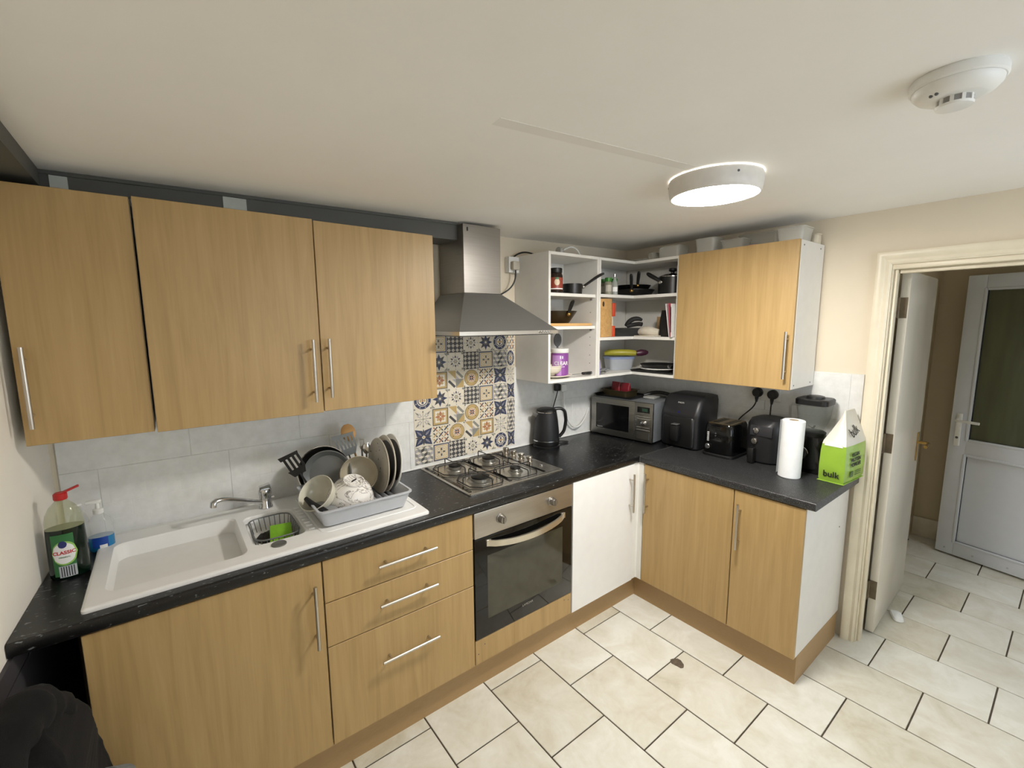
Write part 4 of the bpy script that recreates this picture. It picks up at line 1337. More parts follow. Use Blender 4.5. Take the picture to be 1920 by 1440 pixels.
for k, (x, y, r, mt, lab) in enumerate(((-2.005, -0.262, 0.122, SPECK, 'speckled beige dinner plate standing in the dish rack, nearest the bowls'),
                                        (-1.978, -0.262, 0.126, CERAMIC, 'cream dinner plate in the dish rack, between two others'),
                                        (-1.950, -0.262, 0.126, WHITEPLA, 'white dinner plate in the dish rack, nearest the hob'))):
    o = thing('dinner_plate', lab, 'plate', (x, y, 0.926 + r), 0.0, 'plates standing in the dish rack')
    o.rotation_euler = (0, math.radians(4 + 2 * k), 0)
    mb = MB(); plate_mesh(mb, r); mb.xf(RM); mb.build('dish', mt, o)
    if k:
        MB().lathe([(r * 0.93, 0.0170), (r * 0.72, 0.0112), (0.003, 0.0095)], n=40, cap0=False).xf(RM).build('glaze', DARKGLAZE, o)

MARBLE, nt, b = new_mat('white_marbled_china')
v = coords(nt)
n1 = noise(nt, v, 11, 6, 0.6, 2.2)
nt.links.new(ramp(nt, n1, [(0.455, srgb((238, 234, 228))), (0.485, srgb((120, 114, 110))), (0.5, srgb((238, 234, 228)))]), b.inputs['Base Color'])
setin(b, Roughness=0.12)
def bowl_prof(r, h):
    return [(0.002, 0.004), (r * 0.36, 0.004), (r * 0.38, 0.0), (r * 0.43, 0.0), (r * 0.45, 0.008), (r * 0.72, h * 0.28), (r * 0.92, h * 0.62), (r, h), (r * 0.965, h + 0.002), (r * 0.885, h * 0.64), (r * 0.69, h * 0.33), (r * 0.4, 0.013), (0.002, 0.012)]
def bowl_at(name, label, r, h, mt, centre, axis, stamp=False, group='bowls in the dish rack'):
    """bowl whose open side points along axis; centre is the middle of its rim"""
    ax = Vector(axis).normalized()
    q = Vector((0, 0, 1)).rotation_difference(ax)
    o = thing(name, label, 'bowl', Vector(centre) - ax * h, 0, group)
    o.rotation_mode = 'QUATERNION'; o.rotation_quaternion = q
    MB().lathe(bowl_prof(r, h), n=40).build('bowl_body', mt, o)
    if stamp:
        MB().box(-0.012, 0.012, -0.002, 0.002, -0.0004, 0.0042).build('maker_mark', INK, o)
    return o
bowl_at('bowl', 'white marbled bowl upside down in the dish rack', 0.096, 0.108, MARBLE, (-2.182, -0.347, 0.948), (-0.10, 0.36, -1), True)
bowl_at('bowl', 'pale cream bowl tipped on its side at the left of the dish rack', 0.074, 0.075, mat('pale_cream_china', (212, 208, 190), 0.15), (-2.312, -0.352, 1.020), (-0.70, -0.45, 0.75))
bowl_at('bowl', 'beige bowl leaning open towards the front at the back of the rack', 0.078, 0.07, mat('beige_china', (178, 168, 146), 0.2), (-2.118, -0.285, 1.035), (-0.15, -0.9, 0.42))

def disc_tilted(label, r, centre, axis, mt, rim=None, handle=None, depth=0.022):
    ax = Vector(axis).normalized()
    q = Vector((0, 0, 1)).rotation_difference(ax)
    o = thing('frying_pan', label, 'pan', centre, 0, 'pans in the dish rack')
    o.rotation_mode = 'QUATERNION'; o.rotation_quaternion = q
    MB().lathe([(r * 0.8, -depth), (r * 0.97, -0.004), (r, 0.0), (r * 0.96, 0.0), (r * 0.78, -depth + 0.004), (0.003, -depth + 0.004)], n=40).build('pan_body', mt, o)
    if rim:
        MB().tube([(r * math.cos(2 * PI * i / 40), r * math.sin(2 * PI * i / 40), 0.001) for i in range(40)], 0.0025, 6, closed=True).build('rim', rim, o)
    return o
PANGREY = mat('grey_pan_metal', (120, 122, 122), 0.42, 0.35)
o = disc_tilted('grey saucepan base-in leaning at the back of the dish rack', 0.100, (-2.222, -0.195, 1.035), (-0.45, -0.85, 0.25), PANGREY)
o = disc_tilted('dark pan with bright steel rim behind the grey one', 0.108, (-2.226, -0.158, 1.038), (-0.45, -0.85, 0.22), NONSTICK, CHROME)
h = MB().tube([(-2.345, -0.335, 1.0), (-2.332, -0.372, 0.985), (-2.305, -0.415, 0.97), (-2.283, -0.435, 0.955)], [0.008, 0.012, 0.011, 0.009], 10)
hm = h.build('handle', BLACK)
bpy.context.view_layer.update()
hm.parent = o
hm.matrix_parent_inverse = o.matrix_world.inverted()

def spatula(name, label, head, tip_dir, face, w, L, mt, hm, handle_len, slots=0, loc=(0, 0, 0), cat='spatula', rd=0.3):
    """flat utensil: local z along the length, head on top"""
    o = thing(name, label, cat, loc)
    d = Vector(tip_dir).normalized(); f = Vector(face); f = (f - d * f.dot(d)).normalized(); s = f.cross(d)
    o.rotation_mode = 'QUATERNION'
    o.rotation_quaternion = Matrix((s, f, d)).transposed().to_quaternion()
    z0 = handle_len
    if slots:
        mb = MB()
        e = w * 0.16
        n = slots
        mb.prism([(-w * .30, z0), (w * .30, z0), (w * .46, z0 + L * .3), (-w * .46, z0 + L * .3)], 'y', -0.0012, 0.0012)
        pitch = w * 0.92 / n
        for i in range(n):
            u0 = -w * .46 + pitch * i
            mb.box(u0, u0 + pitch * 0.55, -0.0012, 0.0012, z0 + L * .3, z0 + L * .82)
        mb.prism([(-w * .46, z0 + L * .82), (w * .46, z0 + L * .82), (w * .5, z0 + L), (-w * .5, z0 + L * .94)], 'y', -0.0012, 0.0012)
        mb.build('blade', mt, o)
    else:
        mb = MB(); mb.sphere((0, 0, z0 + L / 2), L / 2, w / L, 0.16, 1.0, 16, 10); mb.build('head', mt, o)
    MB().tube([(0, 0, 0), (0, 0, z0 * 0.5), (0, 0, z0 + 0.004)], [0.005, 0.0045, 0.004], 8).build('shaft', hm, o)
    return o
spatula('slotted_turner', 'black slotted turner sticking out at the left of the dish rack', None, (-0.36, 0.10, 0.75), (-0.3, -1, 0.1), 0.078, 0.10, BLACK, BLACK, 0.13, 4, (-2.275, -0.225, 0.945))
spatula('slotted_turner', 'grey slotted turner standing at the back of the dish rack', None, (-0.26, 0.05, 1.0), (-0.25, -1, 0.1), 0.096, 0.105, mat('grey_nylon', (122, 126, 126), 0.5), CHROME, 0.145, 6, (-2.075, -0.155, 0.945))
spatula('wooden_spoon', 'wooden spoon standing at the back of the dish rack', None, (-0.22, 0.1, 1.0), (-0.25, -1, 0.1), 0.062, 0.08, mat('spoon_wood', (196, 150, 92), 0.6), _mats['spoon_wood'], 0.21, 0, (-2.055, -0.165, 0.945), 'spoon')
spatula('table_fork', 'steel fork standing upright behind the beige bowl', None, (0.02, 0.05, 1.0), (-0.25, -1, 0.1), 0.022, 0.05, STEEL, STEEL, 0.17, 3, (-2.065, -0.18, 0.94), 'fork')
spatula('dessert_spoon', 'steel spoon standing upright behind the beige bowl', None, (0.06, 0.05, 1.0), (-0.25, -1, 0.1), 0.034, 0.052, CHROME, STEEL, 0.15, 0, (-2.058, -0.20, 0.94), 'spoon')

# ------------------------------------------------------------------ appliances along the worktop
kt = thing('kettle', 'matt black electric kettle on the worktop beside the hob', 'kettle', (-0.878, -0.103, 0.9005))
kt.scale = (1.07, 1.07, 1.08)
MB().lathe([(0.078, 0), (0.079, 0.010), (0.07, 0.016)], n=36).build('power_base', BLACK, kt)
KB = mat('kettle_black', (24, 25, 28), 0.5, var=0.05)
MB().lathe([(0.074, 0.0165), (0.0755, 0.022), (0.0755, 0.04)], n=36).build('foot', BLACK, kt)
MB().lathe([(0.0768, 0.0402), (0.0768, 0.0455)], n=36).build('steel_band', CHROME, kt)
MB().lathe([(0.0758, 0.0457), (0.074, 0.09), (0.0665, 0.16), (0.059, 0.205)], n=36).build('body', KB, kt)
MB().lathe([(0.0592, 0.2052), (0.0592, 0.209)], n=36).build('neck_band', CHROME, kt)
MB().lathe([(0.0585, 0.2092), (0.057, 0.219), (0.04, 0.226), (0.012, 0.228)], n=36).build('lid', BLACK, kt)
aK = math.radians(-28)          # handle side, seen from above
dk = Vector((math.cos(aK), math.sin(aK), 0))
pth = [dk * 0.045 + Vector((0, 0, 0.219)), dk * 0.085 + Vector((0, 0, 0.222)), dk * 0.112 + Vector((0, 0, 0.205)), dk * 0.119 + Vector((0, 0, 0.15)), dk * 0.108 + Vector((0, 0, 0.085)), dk * 0.076 + Vector((0, 0, 0.052))]
fine = []
for i in range(len(pth) - 1):
    for k in range(4):
        fine.append(pth[i].lerp(pth[i + 1], k / 4))
fine.append(pth[-1])
for _ in range(2):
    fine = [fine[0]] + [(fine[i - 1] + fine[i] * 2 + fine[i + 1]) / 4 for i in range(1, len(fine) - 1)] + [fine[-1]]
MB().tube(fine, 0.0125, 10, rz=0.75).build('handle', BLACK, kt)
mb = MB(); ds = -dk; sd_ = Vector((-ds.y, ds.x, 0))
mb.loft([[ds * 0.055 + sd_ * s * 0.025 + Vector((0, 0, z)) for s, z in ((-1, 0.200), (1, 0.200), (0.25, 0.165), (-0.25, 0.165))], [ds * 0.082 + sd_ * s * 0.010 + Vector((0, 0, z)) for s, z in ((-1, 0.203), (1, 0.203), (0.6, 0.192), (-0.6, 0.192))]])
mb.build('spout', mat('spout_steel', (170, 170, 166), 0.35, 0.6), kt)
MB().tube(bez((0.07, -0.02, 0.006), (0.13, -0.02, 0.006), (0.2, -0.05, 0.006), (0.12, 0.02, 0.006), 14), 0.004, 8).build('lead', BLK_CABLE, kt)

# microwave, front parallel to the right-hand wall
MWS = make_steel('microwave_steel', (150, 148, 142), 0.36, (1, 30, 30))
mw = thing('microwave', 'silver microwave oven in the corner under the shelf unit', 'microwave', (-0.370, -0.274, 0.9005), RZB + math.radians(6.3))
hw = 0.2325
MB().box(-hw, hw, 0.016, 0.318, 0.010, 0.262, 0.003).build('casing', mat('microwave_grey', (132, 136, 140), 0.4, 0.4), mw)
for x in (-0.2, 0.2):
    for y in (0.05, 0.28):
        MB().cyl((x, y, 0), (x, y, 0.0105), 0.012, n=10).build('foot', BLACK, mw)
dr = MB().box(-hw, 0.105, -0.004, 0.0155, 0.010, 0.262, 0.003).build('door', MWS, mw)
MB().box(-hw + 0.04, 0.064, -0.0048, -0.0035, 0.052, 0.222, 0.0004, 1).build('door_window', mat('microwave_window', (14, 14, 15), 0.12), dr)
lettering('Panasonic', 0.011, mat('pale_grey_print', (190, 190, 186), 0.5), dr, (-0.158, -0.0056, 0.062))
pn = MB().box(0.1055, hw, -0.004, 0.0155, 0.010, 0.262, 0.003).build('control_panel', MWS, mw)
ds_ = MB().box(0.125, 0.212, -0.0046, -0.0035, 0.198, 0.235).build('display', BLACK_GLOSS, pn)
MB().box(0.160, 0.198, -0.0052, -0.0047, 0.206, 0.226).build('digits', emit_mat('dim_green_display', (40, 66, 50), 0.06), ds_)
MB().lathe([(0.017, 0), (0.015, 0.016), (0.012, 0.018)], M=Matrix.Rotation(PI / 2, 4, 'X'), c=(0.176, -0.004, 0.132), n=20).build('dial', CHROME, mw)
for z in (0.172, 0.157, 0.102, 0.086):
    MB().box(0.122, 0.215, -0.0047, -0.0035, z, z + 0.0018).build('panel_line', mat('pale_line', (176, 172, 164), 0.4), pn)
MB().box(0.122, 0.212, -0.0052, -0.0035, 0.025, 0.068, 0.001, 1).build('open_button', MWS, pn)

# things on the microwave
o = thing('baking_tray', 'flat black baking tray lying on the microwave', 'baking tray', (-0.235, -0.17, 1.1635), RZB + 0.06)
mb = MB(); mb.loft([rrect(0.29, 0.21, 0.015, 0, 4), rrect(0.31, 0.23, 0.015, 0.014, 4), rrect(0.305, 0.225, 0.015, 0.014, 4), rrect(0.285, 0.205, 0.015, 0.002, 4)]); mb.build('tray_body', NONSTICK, o)
o = thing('roasting_tin', 'dark bronze loaf tin sitting in the black tray on the microwave', 'baking tin', (-0.245, -0.165, 1.166), RZB + 0.04)
TIN = mat('dark_bronze_metal', (84, 74, 52), 0.35, 0.6)
mb = MB(); mb.loft([rrect(0.19, 0.13, 0.015, 0, 4), rrect(0.205, 0.145, 0.015, 0.042, 4), rrect(0.222, 0.162, 0.015, 0.044, 4), rrect(0.222, 0.162, 0.015, 0.046, 4), rrect(0.198, 0.138, 0.015, 0.044, 4), rrect(0.184, 0.124, 0.012, 0.003, 4)]); mb.build('tin_body', TIN, o)
for k, (y, lab) in enumerate(((-0.125, 'red food packet in the tin on the microwave, left one'), (-0.205, 'dark red food packet in the tin on the microwave, right one'))):
    mb = MB(); mb.loft([rrect(0.07, 0.03, 0.008, 0.0, 3), rrect(0.075, 0.034, 0.01, 0.05, 3), rrect(0.07, 0.008, 0.003, 0.085, 3)]); mb.noisy(0.003, k, 30)
    one('food_packet', mb, mat('red_packet_%s' % ('a' if k else 'b'), (128, 34, 44) if k else (150, 44, 52), 0.3), lab, 'packet', (-0.235, y, 1.172), RZB, 'packets on the microwave')
mb = MB(); mb.tube(bez((-0.16, -0.30, 1.172), (-0.10, -0.34, 1.20), (-0.12, -0.40, 1.21), (-0.08, -0.47, 1.185), 12), 0.012, 8)
one('cable', mb, BLK_CABLE, 'thick black lead lying on the microwave towards the air fryer', 'cable')
mb = MB(); mb.box(-0.05, 0.05, -0.04, 0.04, 0, 0.014, 0.005); mb.noisy(0.006, 4, 25)
one('folded_cloth', mb, mat('grey_cloth', (150, 150, 146), 0.9, bmp=0.3), 'grey folded cloth on the microwave beside the air fryer', 'cloth', (-0.165, -0.365, 1.164), 0.2)

# large air fryer
AFM = mat('air_fryer_black', (30, 30, 32), 0.42, var=0.06)
af = thing('air_fryer', 'large black air fryer beside the microwave', 'air fryer', (-0.155, -0.636, 0.9005), RZB)
mb = MB()
def afr(w_, y0, y1, z, r=0.03):
    return rrect(w_, y1 - y0, r, z, 5, 0, (y0 + y1) / 2)
mb.loft([afr(0.235, -0.105, 0.13, 0.0), afr(0.25, -0.115, 0.135, 0.01), afr(0.252, -0.118, 0.135, 0.205), afr(0.255, -0.116, 0.136, 0.215), afr(0.255, -0.085, 0.136, 0.29), afr(0.245, -0.05, 0.132, 0.318), afr(0.20, -0.02, 0.11, 0.325)])
mb.build('body', AFM, af)
dw = MB(); dw.loft([afr(0.205, -0.124, -0.08, 0.012, 0.02), afr(0.215, -0.128, -0.08, 0.02, 0.02), afr(0.215, -0.128, -0.08, 0.185, 0.02), afr(0.205, -0.124, -0.08, 0.195, 0.02)])
dwo = dw.build('basket_drawer', BLACK, af)
mb = MB(); mb.box(-0.028, 0.028, -0.165, -0.126, 0.045, 0.15, 0.014); mb.build('basket_handle', BLACK, dwo)
MB().box(-0.02, 0.02, -0.167, -0.128, 0.1502, 0.155, 0.002).build('release_button', mat('dull_silver', (130, 130, 130), 0.4, 0.6), dwo)
M_ = Matrix.Translation((0.0, -0.0925, 0.278)) @ Matrix.Rotation(math.radians(-22), 4, 'X') @ FACE_FRONT
me = text_mesh('PHILIPS', 0.013); me.transform(M_); me.materials.clear(); me.materials.append(_mats['pale_grey_print']); add('lettering', me, af)
MB().cyl((0.0, -0.114, 0.222), (0.0, -0.1165, 0.221), 0.007, n=14).build('power_button', mat('blue_print', (40, 44, 120), 0.4), af)

# toaster: short side with dial faces the room
tm = thing('toaster', 'glossy black two-slot toaster between the two air fryers', 'toaster', (-0.165, -0.885, 0.9005), RZB + 0.02)
mb = MB()
mb.loft([rrect(0.165, 0.215, 0.03, 0.006, 5), rrect(0.175, 0.225, 0.035, 0.02, 5), rrect(0.172, 0.222, 0.035, 0.12, 5), rrect(0.165, 0.215, 0.035, 0.175, 5), rrect(0.15, 0.2, 0.03, 0.189, 5)])
mb.build('body', BLACK_GLOSS, tm)
MB().loft([rrect(0.185, 0.235, 0.035, 0.0, 5), rrect(0.185, 0.235, 0.035, 0.012, 5), rrect(0.178, 0.228, 0.035, 0.016, 5)]).build('base', BLACK, tm)
tp_ = MB().box(-0.067, 0.067, -0.09, 0.09, 0.1885, 0.192, 0.001, 1).build('top_plate', mat('bronzed_steel', (150, 132, 100), 0.3, 0.9), tm)
for x in (-0.033, 0.033):
    MB().box(x - 0.017, x + 0.017, -0.07, 0.07, 0.1915, 0.1926).build('slot', BLACK, tp_)
    for y in (-0.04, 0.0, 0.04):
        MB().box(x - 0.017, x + 0.017, y - 0.0015, y + 0.0015, 0.1926, 0.1934).build('wire', _mats['bronzed_steel'], tp_)
MB().lathe([(0.015, 0), (0.0145, 0.012), (0.012, 0.014)], M=Matrix.Rotation(PI / 2, 4, 'X'), c=(-0.05, -0.111, 0.056), n=20).build('browning_dial', CHROME, tm)
for i in range(6):
    MB().box(-0.058, -0.047, -0.1130, -0.1115, 0.086 + i * 0.0095, 0.092 + i * 0.0095).build('marking', _mats['pale_grey_print'], tm)
for z in (0.122, 0.136):
    MB().cyl((-0.01, -0.1125, z), (-0.01, -0.1105, z), 0.004, n=10).build('button', DARKGREY, tm)
MB().box(-0.012, 0.02, -0.122, -0.111, 0.104, 0.112, 0.003).build('lever', BLACK, tm)

# small air fryer
a2 = thing('air_fryer', 'small black air fryer with silver dials behind the kitchen roll', 'air fryer', (-0.120, -1.095, 0.9005), RZB)
a2.scale = (1, 1, 1.04)
def a2r(w_, d_, z, cy_=0.0):
    return rrect(w_, d_, min(w_, d_) * 0.42, z, 8, 0, cy_)
mb = MB(); mb.loft([a2r(0.165, 0.175, 0.0), a2r(0.185, 0.195, 0.01), a2r(0.195, 0.2, 0.06), a2r(0.195, 0.2, 0.15), a2r(0.19, 0.195, 0.2), a2r(0.168, 0.17, 0.226, 0.008), a2r(0.12, 0.12, 0.235, 0.012)])
mb.build('body', AFM, a2)
mb = MB()
def arc_band(mb, w_, d_, z0, z1, a0, a1, cy_=0.0, off=0.002):
    N = 12
    r0, r1 = [], []
    for i in range(N + 1):
        a = a0 + (a1 - a0) * i / N
        x, y = (w_ / 2 + off) * math.sin(a), -(d_ / 2 + off) * math.cos(a) + cy_
        r0.append((x, y, z0)); r1.append((x, y, z1))
    mb.loft([r0, r1], False, False, closed=False)
mb.box(-0.055, 0.06, -0.1015, -0.09, 0.145, 0.2, 0.004, rot=Matrix.Rotation(math.radians(-5), 3, 'X'))
mb.build('control_band', mat('smoked_grey_band', (58, 58, 62), 0.3, 0.3), a2)
for x, z, r in ((-0.02, 0.176, 0.0165), (-0.026, 0.118, 0.0165)):
    mb = MB(); mb.lathe([(r, 0), (r * 0.9, 0.012), (r * 0.7, 0.014)], M=Matrix.Rotation(PI / 2, 4, 'X'), c=(x, -0.1005, z), n=20)
    mb.box(x - 0.002, x + 0.002, -0.119, -0.112, z - r * 0.8, z + r * 0.8)
    mb.build('dial', STEEL if z < 0.15 else CHROME, a2)
mb = MB(); mb.box(-0.05, -0.015, -0.135, -0.095, 0.0, 0.085, 0.01); mb.build('basket_handle', BLACK, a2)

# kitchen roll
KR = mat('white_paper', (238, 240, 240), 0.9, var=0.02, bmp=0.35, nscale=40)
kr = thing('kitchen_roll', 'white kitchen roll standing on the dark grey worktop', 'kitchen roll', (-0.312, -1.282, 0.9005))
mb = MB(); mb.lathe([(0.047, 0), (0.0495, 0.003), (0.0495, 0.284), (0.047, 0.287), (0.021, 0.287), (0.020, 0.284), (0.020, 0.02)], n=40, cap1=True)
mb.build('paper', KR, kr)
MB().lathe([(0.0208, 0.0202), (0.0208, 0.2875), (0.019, 0.2875), (0.019, 0.0202)], n=24, cap0=False, cap1=False).build('cardboard_core', mat('card', (176, 160, 136), 0.9), kr)
mb = MB()
r0, r1 = [], []
for i in range(7):
    a = math.radians(72 + i * 7)
    r = 0.0500 + 0.0012 * i
    r0.append((r * math.cos(a), r * math.sin(a), 0.01)); r1.append((r * math.cos(a), r * math.sin(a), 0.283))
mb.loft([r0, r1], False, False, closed=False)
mb.build('loose_edge', KR, kr)
kr.rotation_euler = (math.radians(0.8), 0, 0)

# blender
bl = thing('blender', 'black jug blender behind the kitchen roll', 'blender', (-0.100, -1.302, 0.9005), RZB)
mb = MB(); mb.loft([rrect(0.175, 0.17, 0.03, 0.0, 5), rrect(0.178, 0.172, 0.03, 0.012, 5), rrect(0.16, 0.155, 0.035, 0.10, 5), rrect(0.125, 0.125, 0.04, 0.165, 5), rrect(0.115, 0.115, 0.04, 0.18, 5)]); mb.build('motor_base', BLACK_GLOSS, bl)
MB().lathe([(0.033, 0), (0.031, 0.016), (0.024, 0.02)], M=Matrix.Rotation(PI / 2 - 0.12, 4, 'X'), c=(-0.02, -0.080, 0.098), n=28).build('dial', BLACK, bl)
mb = MB(); mb.tube([(-0.02 + 0.033 * math.cos(a), -0.0845 - 0.001, 0.098 + 0.033 * math.sin(a)) for a in [math.radians(5 + 12 * i) for i in range(9)]], 0.0018, 6); mb.build('dial_trim', CHROME, bl)
MB().box(-0.06, -0.02, -0.0905, -0.084, 0.03, 0.042, 0.002).build('badge', _mats['dull_silver'], bl)
MB().lathe([(0.057, 0.1805), (0.059, 0.2), (0.05, 0.206)], n=28).build('jug_collar', BLACK, bl)
JUG = clear_mat('jug_glass', (150, 156, 152), 0.16, 0.04)
mb = MB(); mb.loft([rrect(0.10, 0.10, 0.035, 0.206, 6), rrect(0.125, 0.125, 0.03, 0.27, 6), rrect(0.142, 0.142, 0.028, 0.345, 6), rrect(0.138, 0.138, 0.026, 0.345, 6), rrect(0.121, 0.121, 0.028, 0.27, 6), rrect(0.092, 0.092, 0.03, 0.215, 6)]); jg = mb.build('jug', JUG, bl)
mb = MB(); mb.tube([(-0.068, 0.0, 0.33), (-0.105, 0.0, 0.332), (-0.114, 0.0, 0.318), (-0.112, 0.0, 0.25), (-0.10, 0.0, 0.232), (-0.06, 0.0, 0.24)], 0.009, 8, rz=0.7); mb.build('jug_handle', JUG, bl)
mb = MB(); mb.loft([rrect(0.148, 0.148, 0.03, 0.3455, 6), rrect(0.15, 0.15, 0.03, 0.37, 6), rrect(0.14, 0.14, 0.03, 0.376, 6)]); mb.build('lid', BLACK, bl)
MB().lathe([(0.042, 0.3762), (0.04, 0.386), (0.03, 0.389)], n=24).build('lid_cap', BLACK, bl)
mb = MB()
for i in range(4):
    a = PI / 2 * i
    mb.box(0.0, 0.026, -0.005, 0.005, 0.215, 0.2165, rot=Matrix.Rotation(a, 3, 'Z') @ Matrix.Rotation(-0.5, 3, 'Y'), piv=(0, 0, 0.216))
mb.build('blades', CHROME, bl)

# protein bag
LIME = mat('lime_foil', (146, 182, 62), 0.3, var=0.06, bmp=0.25, nscale=14)
BAGW = mat('pale_foil', (214, 210, 198), 0.35, var=0.03, bmp=0.2, nscale=14)
bgx = thing('powder_bag', 'lime green and white foil bag of protein powder by the doorway', 'bag', (-0.255, -1.4415, 0.9005), math.radians(-4))
# local: x runs back to the wall, narrow face at x=0, width along y
def bring(x0, x1, wd, z, sag=0.0):
    n = 6
    out = []
    for i in range(n): out.append(Vector((x0 + (x1 - x0) * i / n, -wd / 2 - sag * math.sin(PI * i / n), z)))
    for i in range(n): out.append(Vector((x1, -wd / 2 + wd * i / n, z)))
    for i in range(n): out.append(Vector((x1 - (x1 - x0) * i / n, wd / 2 + sag * math.sin(PI * i / n), z)))
    for i in range(n): out.append(Vector((x0 - 0.004 * math.sin(PI * i / n), wd / 2 - wd * i / n, z)))
    return out
BX = 0.232
mb = MB(); mb.loft([bring(0.006, BX - 0.006, 0.095, 0.0), bring(0.0, BX, 0.105, 0.012, 0.003), bring(0.002, BX, 0.108, 0.08, 0.008), bring(0.003, BX, 0.104, 0.15, 0.008), bring(0.006, BX, 0.098, 0.182, 0.004)], True, False)
mb.build('lower_bag', LIME, bgx)
mb = MB(); mb.loft([bring(0.006, BX, 0.098, 0.182, 0.004), bring(0.012, BX, 0.094, 0.197, 0.003), bring(0.05, BX, 0.060, 0.245), bring(0.085, BX - 0.01, 0.022, 0.30), bring(0.10, BX - 0.03, 0.006, 0.338)], False, True)
mb.build('upper_bag', BAGW, bgx)
mb = MB(); mb.box(-0.006, BX, -0.056, 0.056, 0.0, 0.003, 0.001, 1); mb.build('bottom_seam', LIME, bgx)
# clear window with powder at the top of the narrow face
mb = MB()
pts = [(-0.038, 0.176), (0.038, 0.176), (0.036, 0.19), (0.02, 0.197), (0.0, 0.2), (-0.02, 0.197), (-0.036, 0.19)]
mb.prism(pts, 'x', 0.000, 0.0045)
mb.build('powder_window', WHITE_INK, bgx)
FACE_LEFT = Matrix(((0, 0, -1, 0), (-1, 0, 0, 0), (0, 1, 0, 0), (0, 0, 0, 1)))    # text facing local -x
me = text_mesh('bulk', 0.040, bold=0.0006); me.transform(Matrix.Translation((-0.0072, -0.002, 0.040)) @ FACE_LEFT); me.materials.clear(); me.materials.append(INK); add('lettering', me, bgx)
me = text_mesh('bulk', 0.060, bold=0.0008); me.transform(Matrix.Translation((0.118, -0.0385, 0.243)) @ Matrix.Rotation(math.radians(-31), 4, 'X') @ Matrix.Rotation(math.radians(-12), 4, 'Y') @ FACE_FRONT); me.materials.clear(); me.materials.append(INK); add('lettering', me, bgx)
for i, s in enumerate(('VEGAN', 'PROTEIN', 'POWDER')):
    me = text_mesh(s, 0.027, bold=0.0006, ax='LEFT'); me.transform(Matrix.Translation((0.045, -0.0625, 0.138 - i * 0.025)) @ FACE_FRONT); me.materials.clear(); me.materials.append(INK); add('lettering', me, bgx)
MB().box(0.05, 0.082, -0.0618, -0.0605, 0.03, 0.058).build('pack_mark', mat('dark_green_print', (70, 96, 34), 0.5), bgx)
for k in range(3):
    MB().box(0.10, 0.17, -0.0625, -0.061, 0.034 + k * 0.009, 0.0365 + k * 0.009).build('small_print', _mats['dark_green_print'], bgx)
# ------------------------------------------------------------------ things on the open shelves
Z1, Z2, Z0 = 1.8362, 1.6502, 1.3475       # left unit: upper shelf, lower shelf, floor
C1, C2, C0 = 1.8412, 1.5782, 1.3475       # corner unit
jr = thing('jar', 'dark coffee jar with red and cream label on the upper shelf', 'jar', (-0.912, -0.215, Z1))
MB().lathe([(0.038, 0), (0.041, 0.005), (0.041, 0.10), (0.034, 0.116)], n=28).build('jar_body', mat('dark_brown_contents', (40, 26, 20), 0.15), jr)
MB().lathe([(0.037, 0.1162), (0.038, 0.12), (0.038, 0.14), (0.035, 0.143)], n=28).build('lid', BLACK, jr)
bent_disc(jr, 'label', mat('label_red_brown', (150, 66, 50), 0.4), 0.0412, 0.055, 0.05, 0.034, 0.0006, rect=True, rot=-0.55)
bent_disc(jr, 'label_emblem', mat('label_cream', (222, 200, 170), 0.4), 0.0412, 0.062, 0.016, 0.018, 0.0012, rot=-0.55)
bent_disc(jr, 'label_leaf', LBG, 0.0412, 0.083, 0.012, 0.006, 0.0012, rot=-0.55)
bent_disc(jr, 'label_stripe', WHITE_INK, 0.0412, 0.026, 0.045, 0.003, 0.0012, rect=True, rot=-0.55)

def pan(name, label, loc, r, h, hdir, hlen, rise, mt=NONSTICK, stud=CHROME, group='pans on the open shelves', lid=False, flare=0.86, sag=0.0):
    o = thing(name, label, 'pan', loc, 0, group)
    MB().lathe([(r * flare - 0.004, 0), (r * flare, 0.003), (r, h - 0.002), (r, h), (r - 0.004, h), (r * flare - 0.004, 0.006), (0.003, 0.006)], n=36).build('pan_body', mt, o)
    d = Vector((math.cos(hdir), math.sin(hdir), 0))
    p0 = d * (r - 0.002) + Vector((0, 0, h * 0.72))
    p3 = d * (r + hlen) + Vector((0, 0, h * 0.72 + rise))
    path = bez(p0, p0 + d * hlen * 0.3 + Vector((0, 0, rise * 0.25)), p3 - d * hlen * 0.3 - Vector((0, 0, rise * 0.12)), p3, 12)
    MB().tube(path, [0.007, 0.009, 0.010, 0.0105, 0.011, 0.0115, 0.012, 0.0125, 0.0125, 0.0125, 0.012, 0.011, 0.008], 10, rz=0.7).build('handle', BLACK, o)
    MB().sphere(p0 + d * 0.006, 0.016, 0.8, 0.8, 0.7, 12, 8).build('handle_stud', stud, o)
    return o
pan('saucepan', 'small black saucepan with raised handle on the upper shelf', (-0.765, -0.205, Z1), 0.060, 0.062, math.radians(-48), 0.125, 0.075, flare=0.96)
bd = thing('chopping_board', 'pale wooden board lying on the lower shelf under the wok', 'chopping board', (-0.838, -0.150, Z2))
MB().box(-0.186, 0.17, -0.128, 0.12, 0, 0.0165, 0.004).build('board', BOARD, bd)
pan('wok', 'dark bronze wok on the wooden board', (-0.836, -0.145, Z2 + 0.0167), 0.122, 0.072, math.radians(-100), 0.05, 0.075, mt=mat('bronze_nonstick', (52, 44, 30), 0.32, 0.3), stud=BRASS, flare=0.62)
tb = thing('supplement_tub', 'purple tub with white lid on the bottom shelf', 'tub', (-0.842, -0.180, Z0))
PURP = mat('purple_label', (134, 72, 148), 0.4, var=0.12, nscale=8)
MB().lathe([(0.050, 0), (0.053, 0.004), (0.053, 0.138), (0.049, 0.143)], n=32).build('tub_body', PURP, tb)
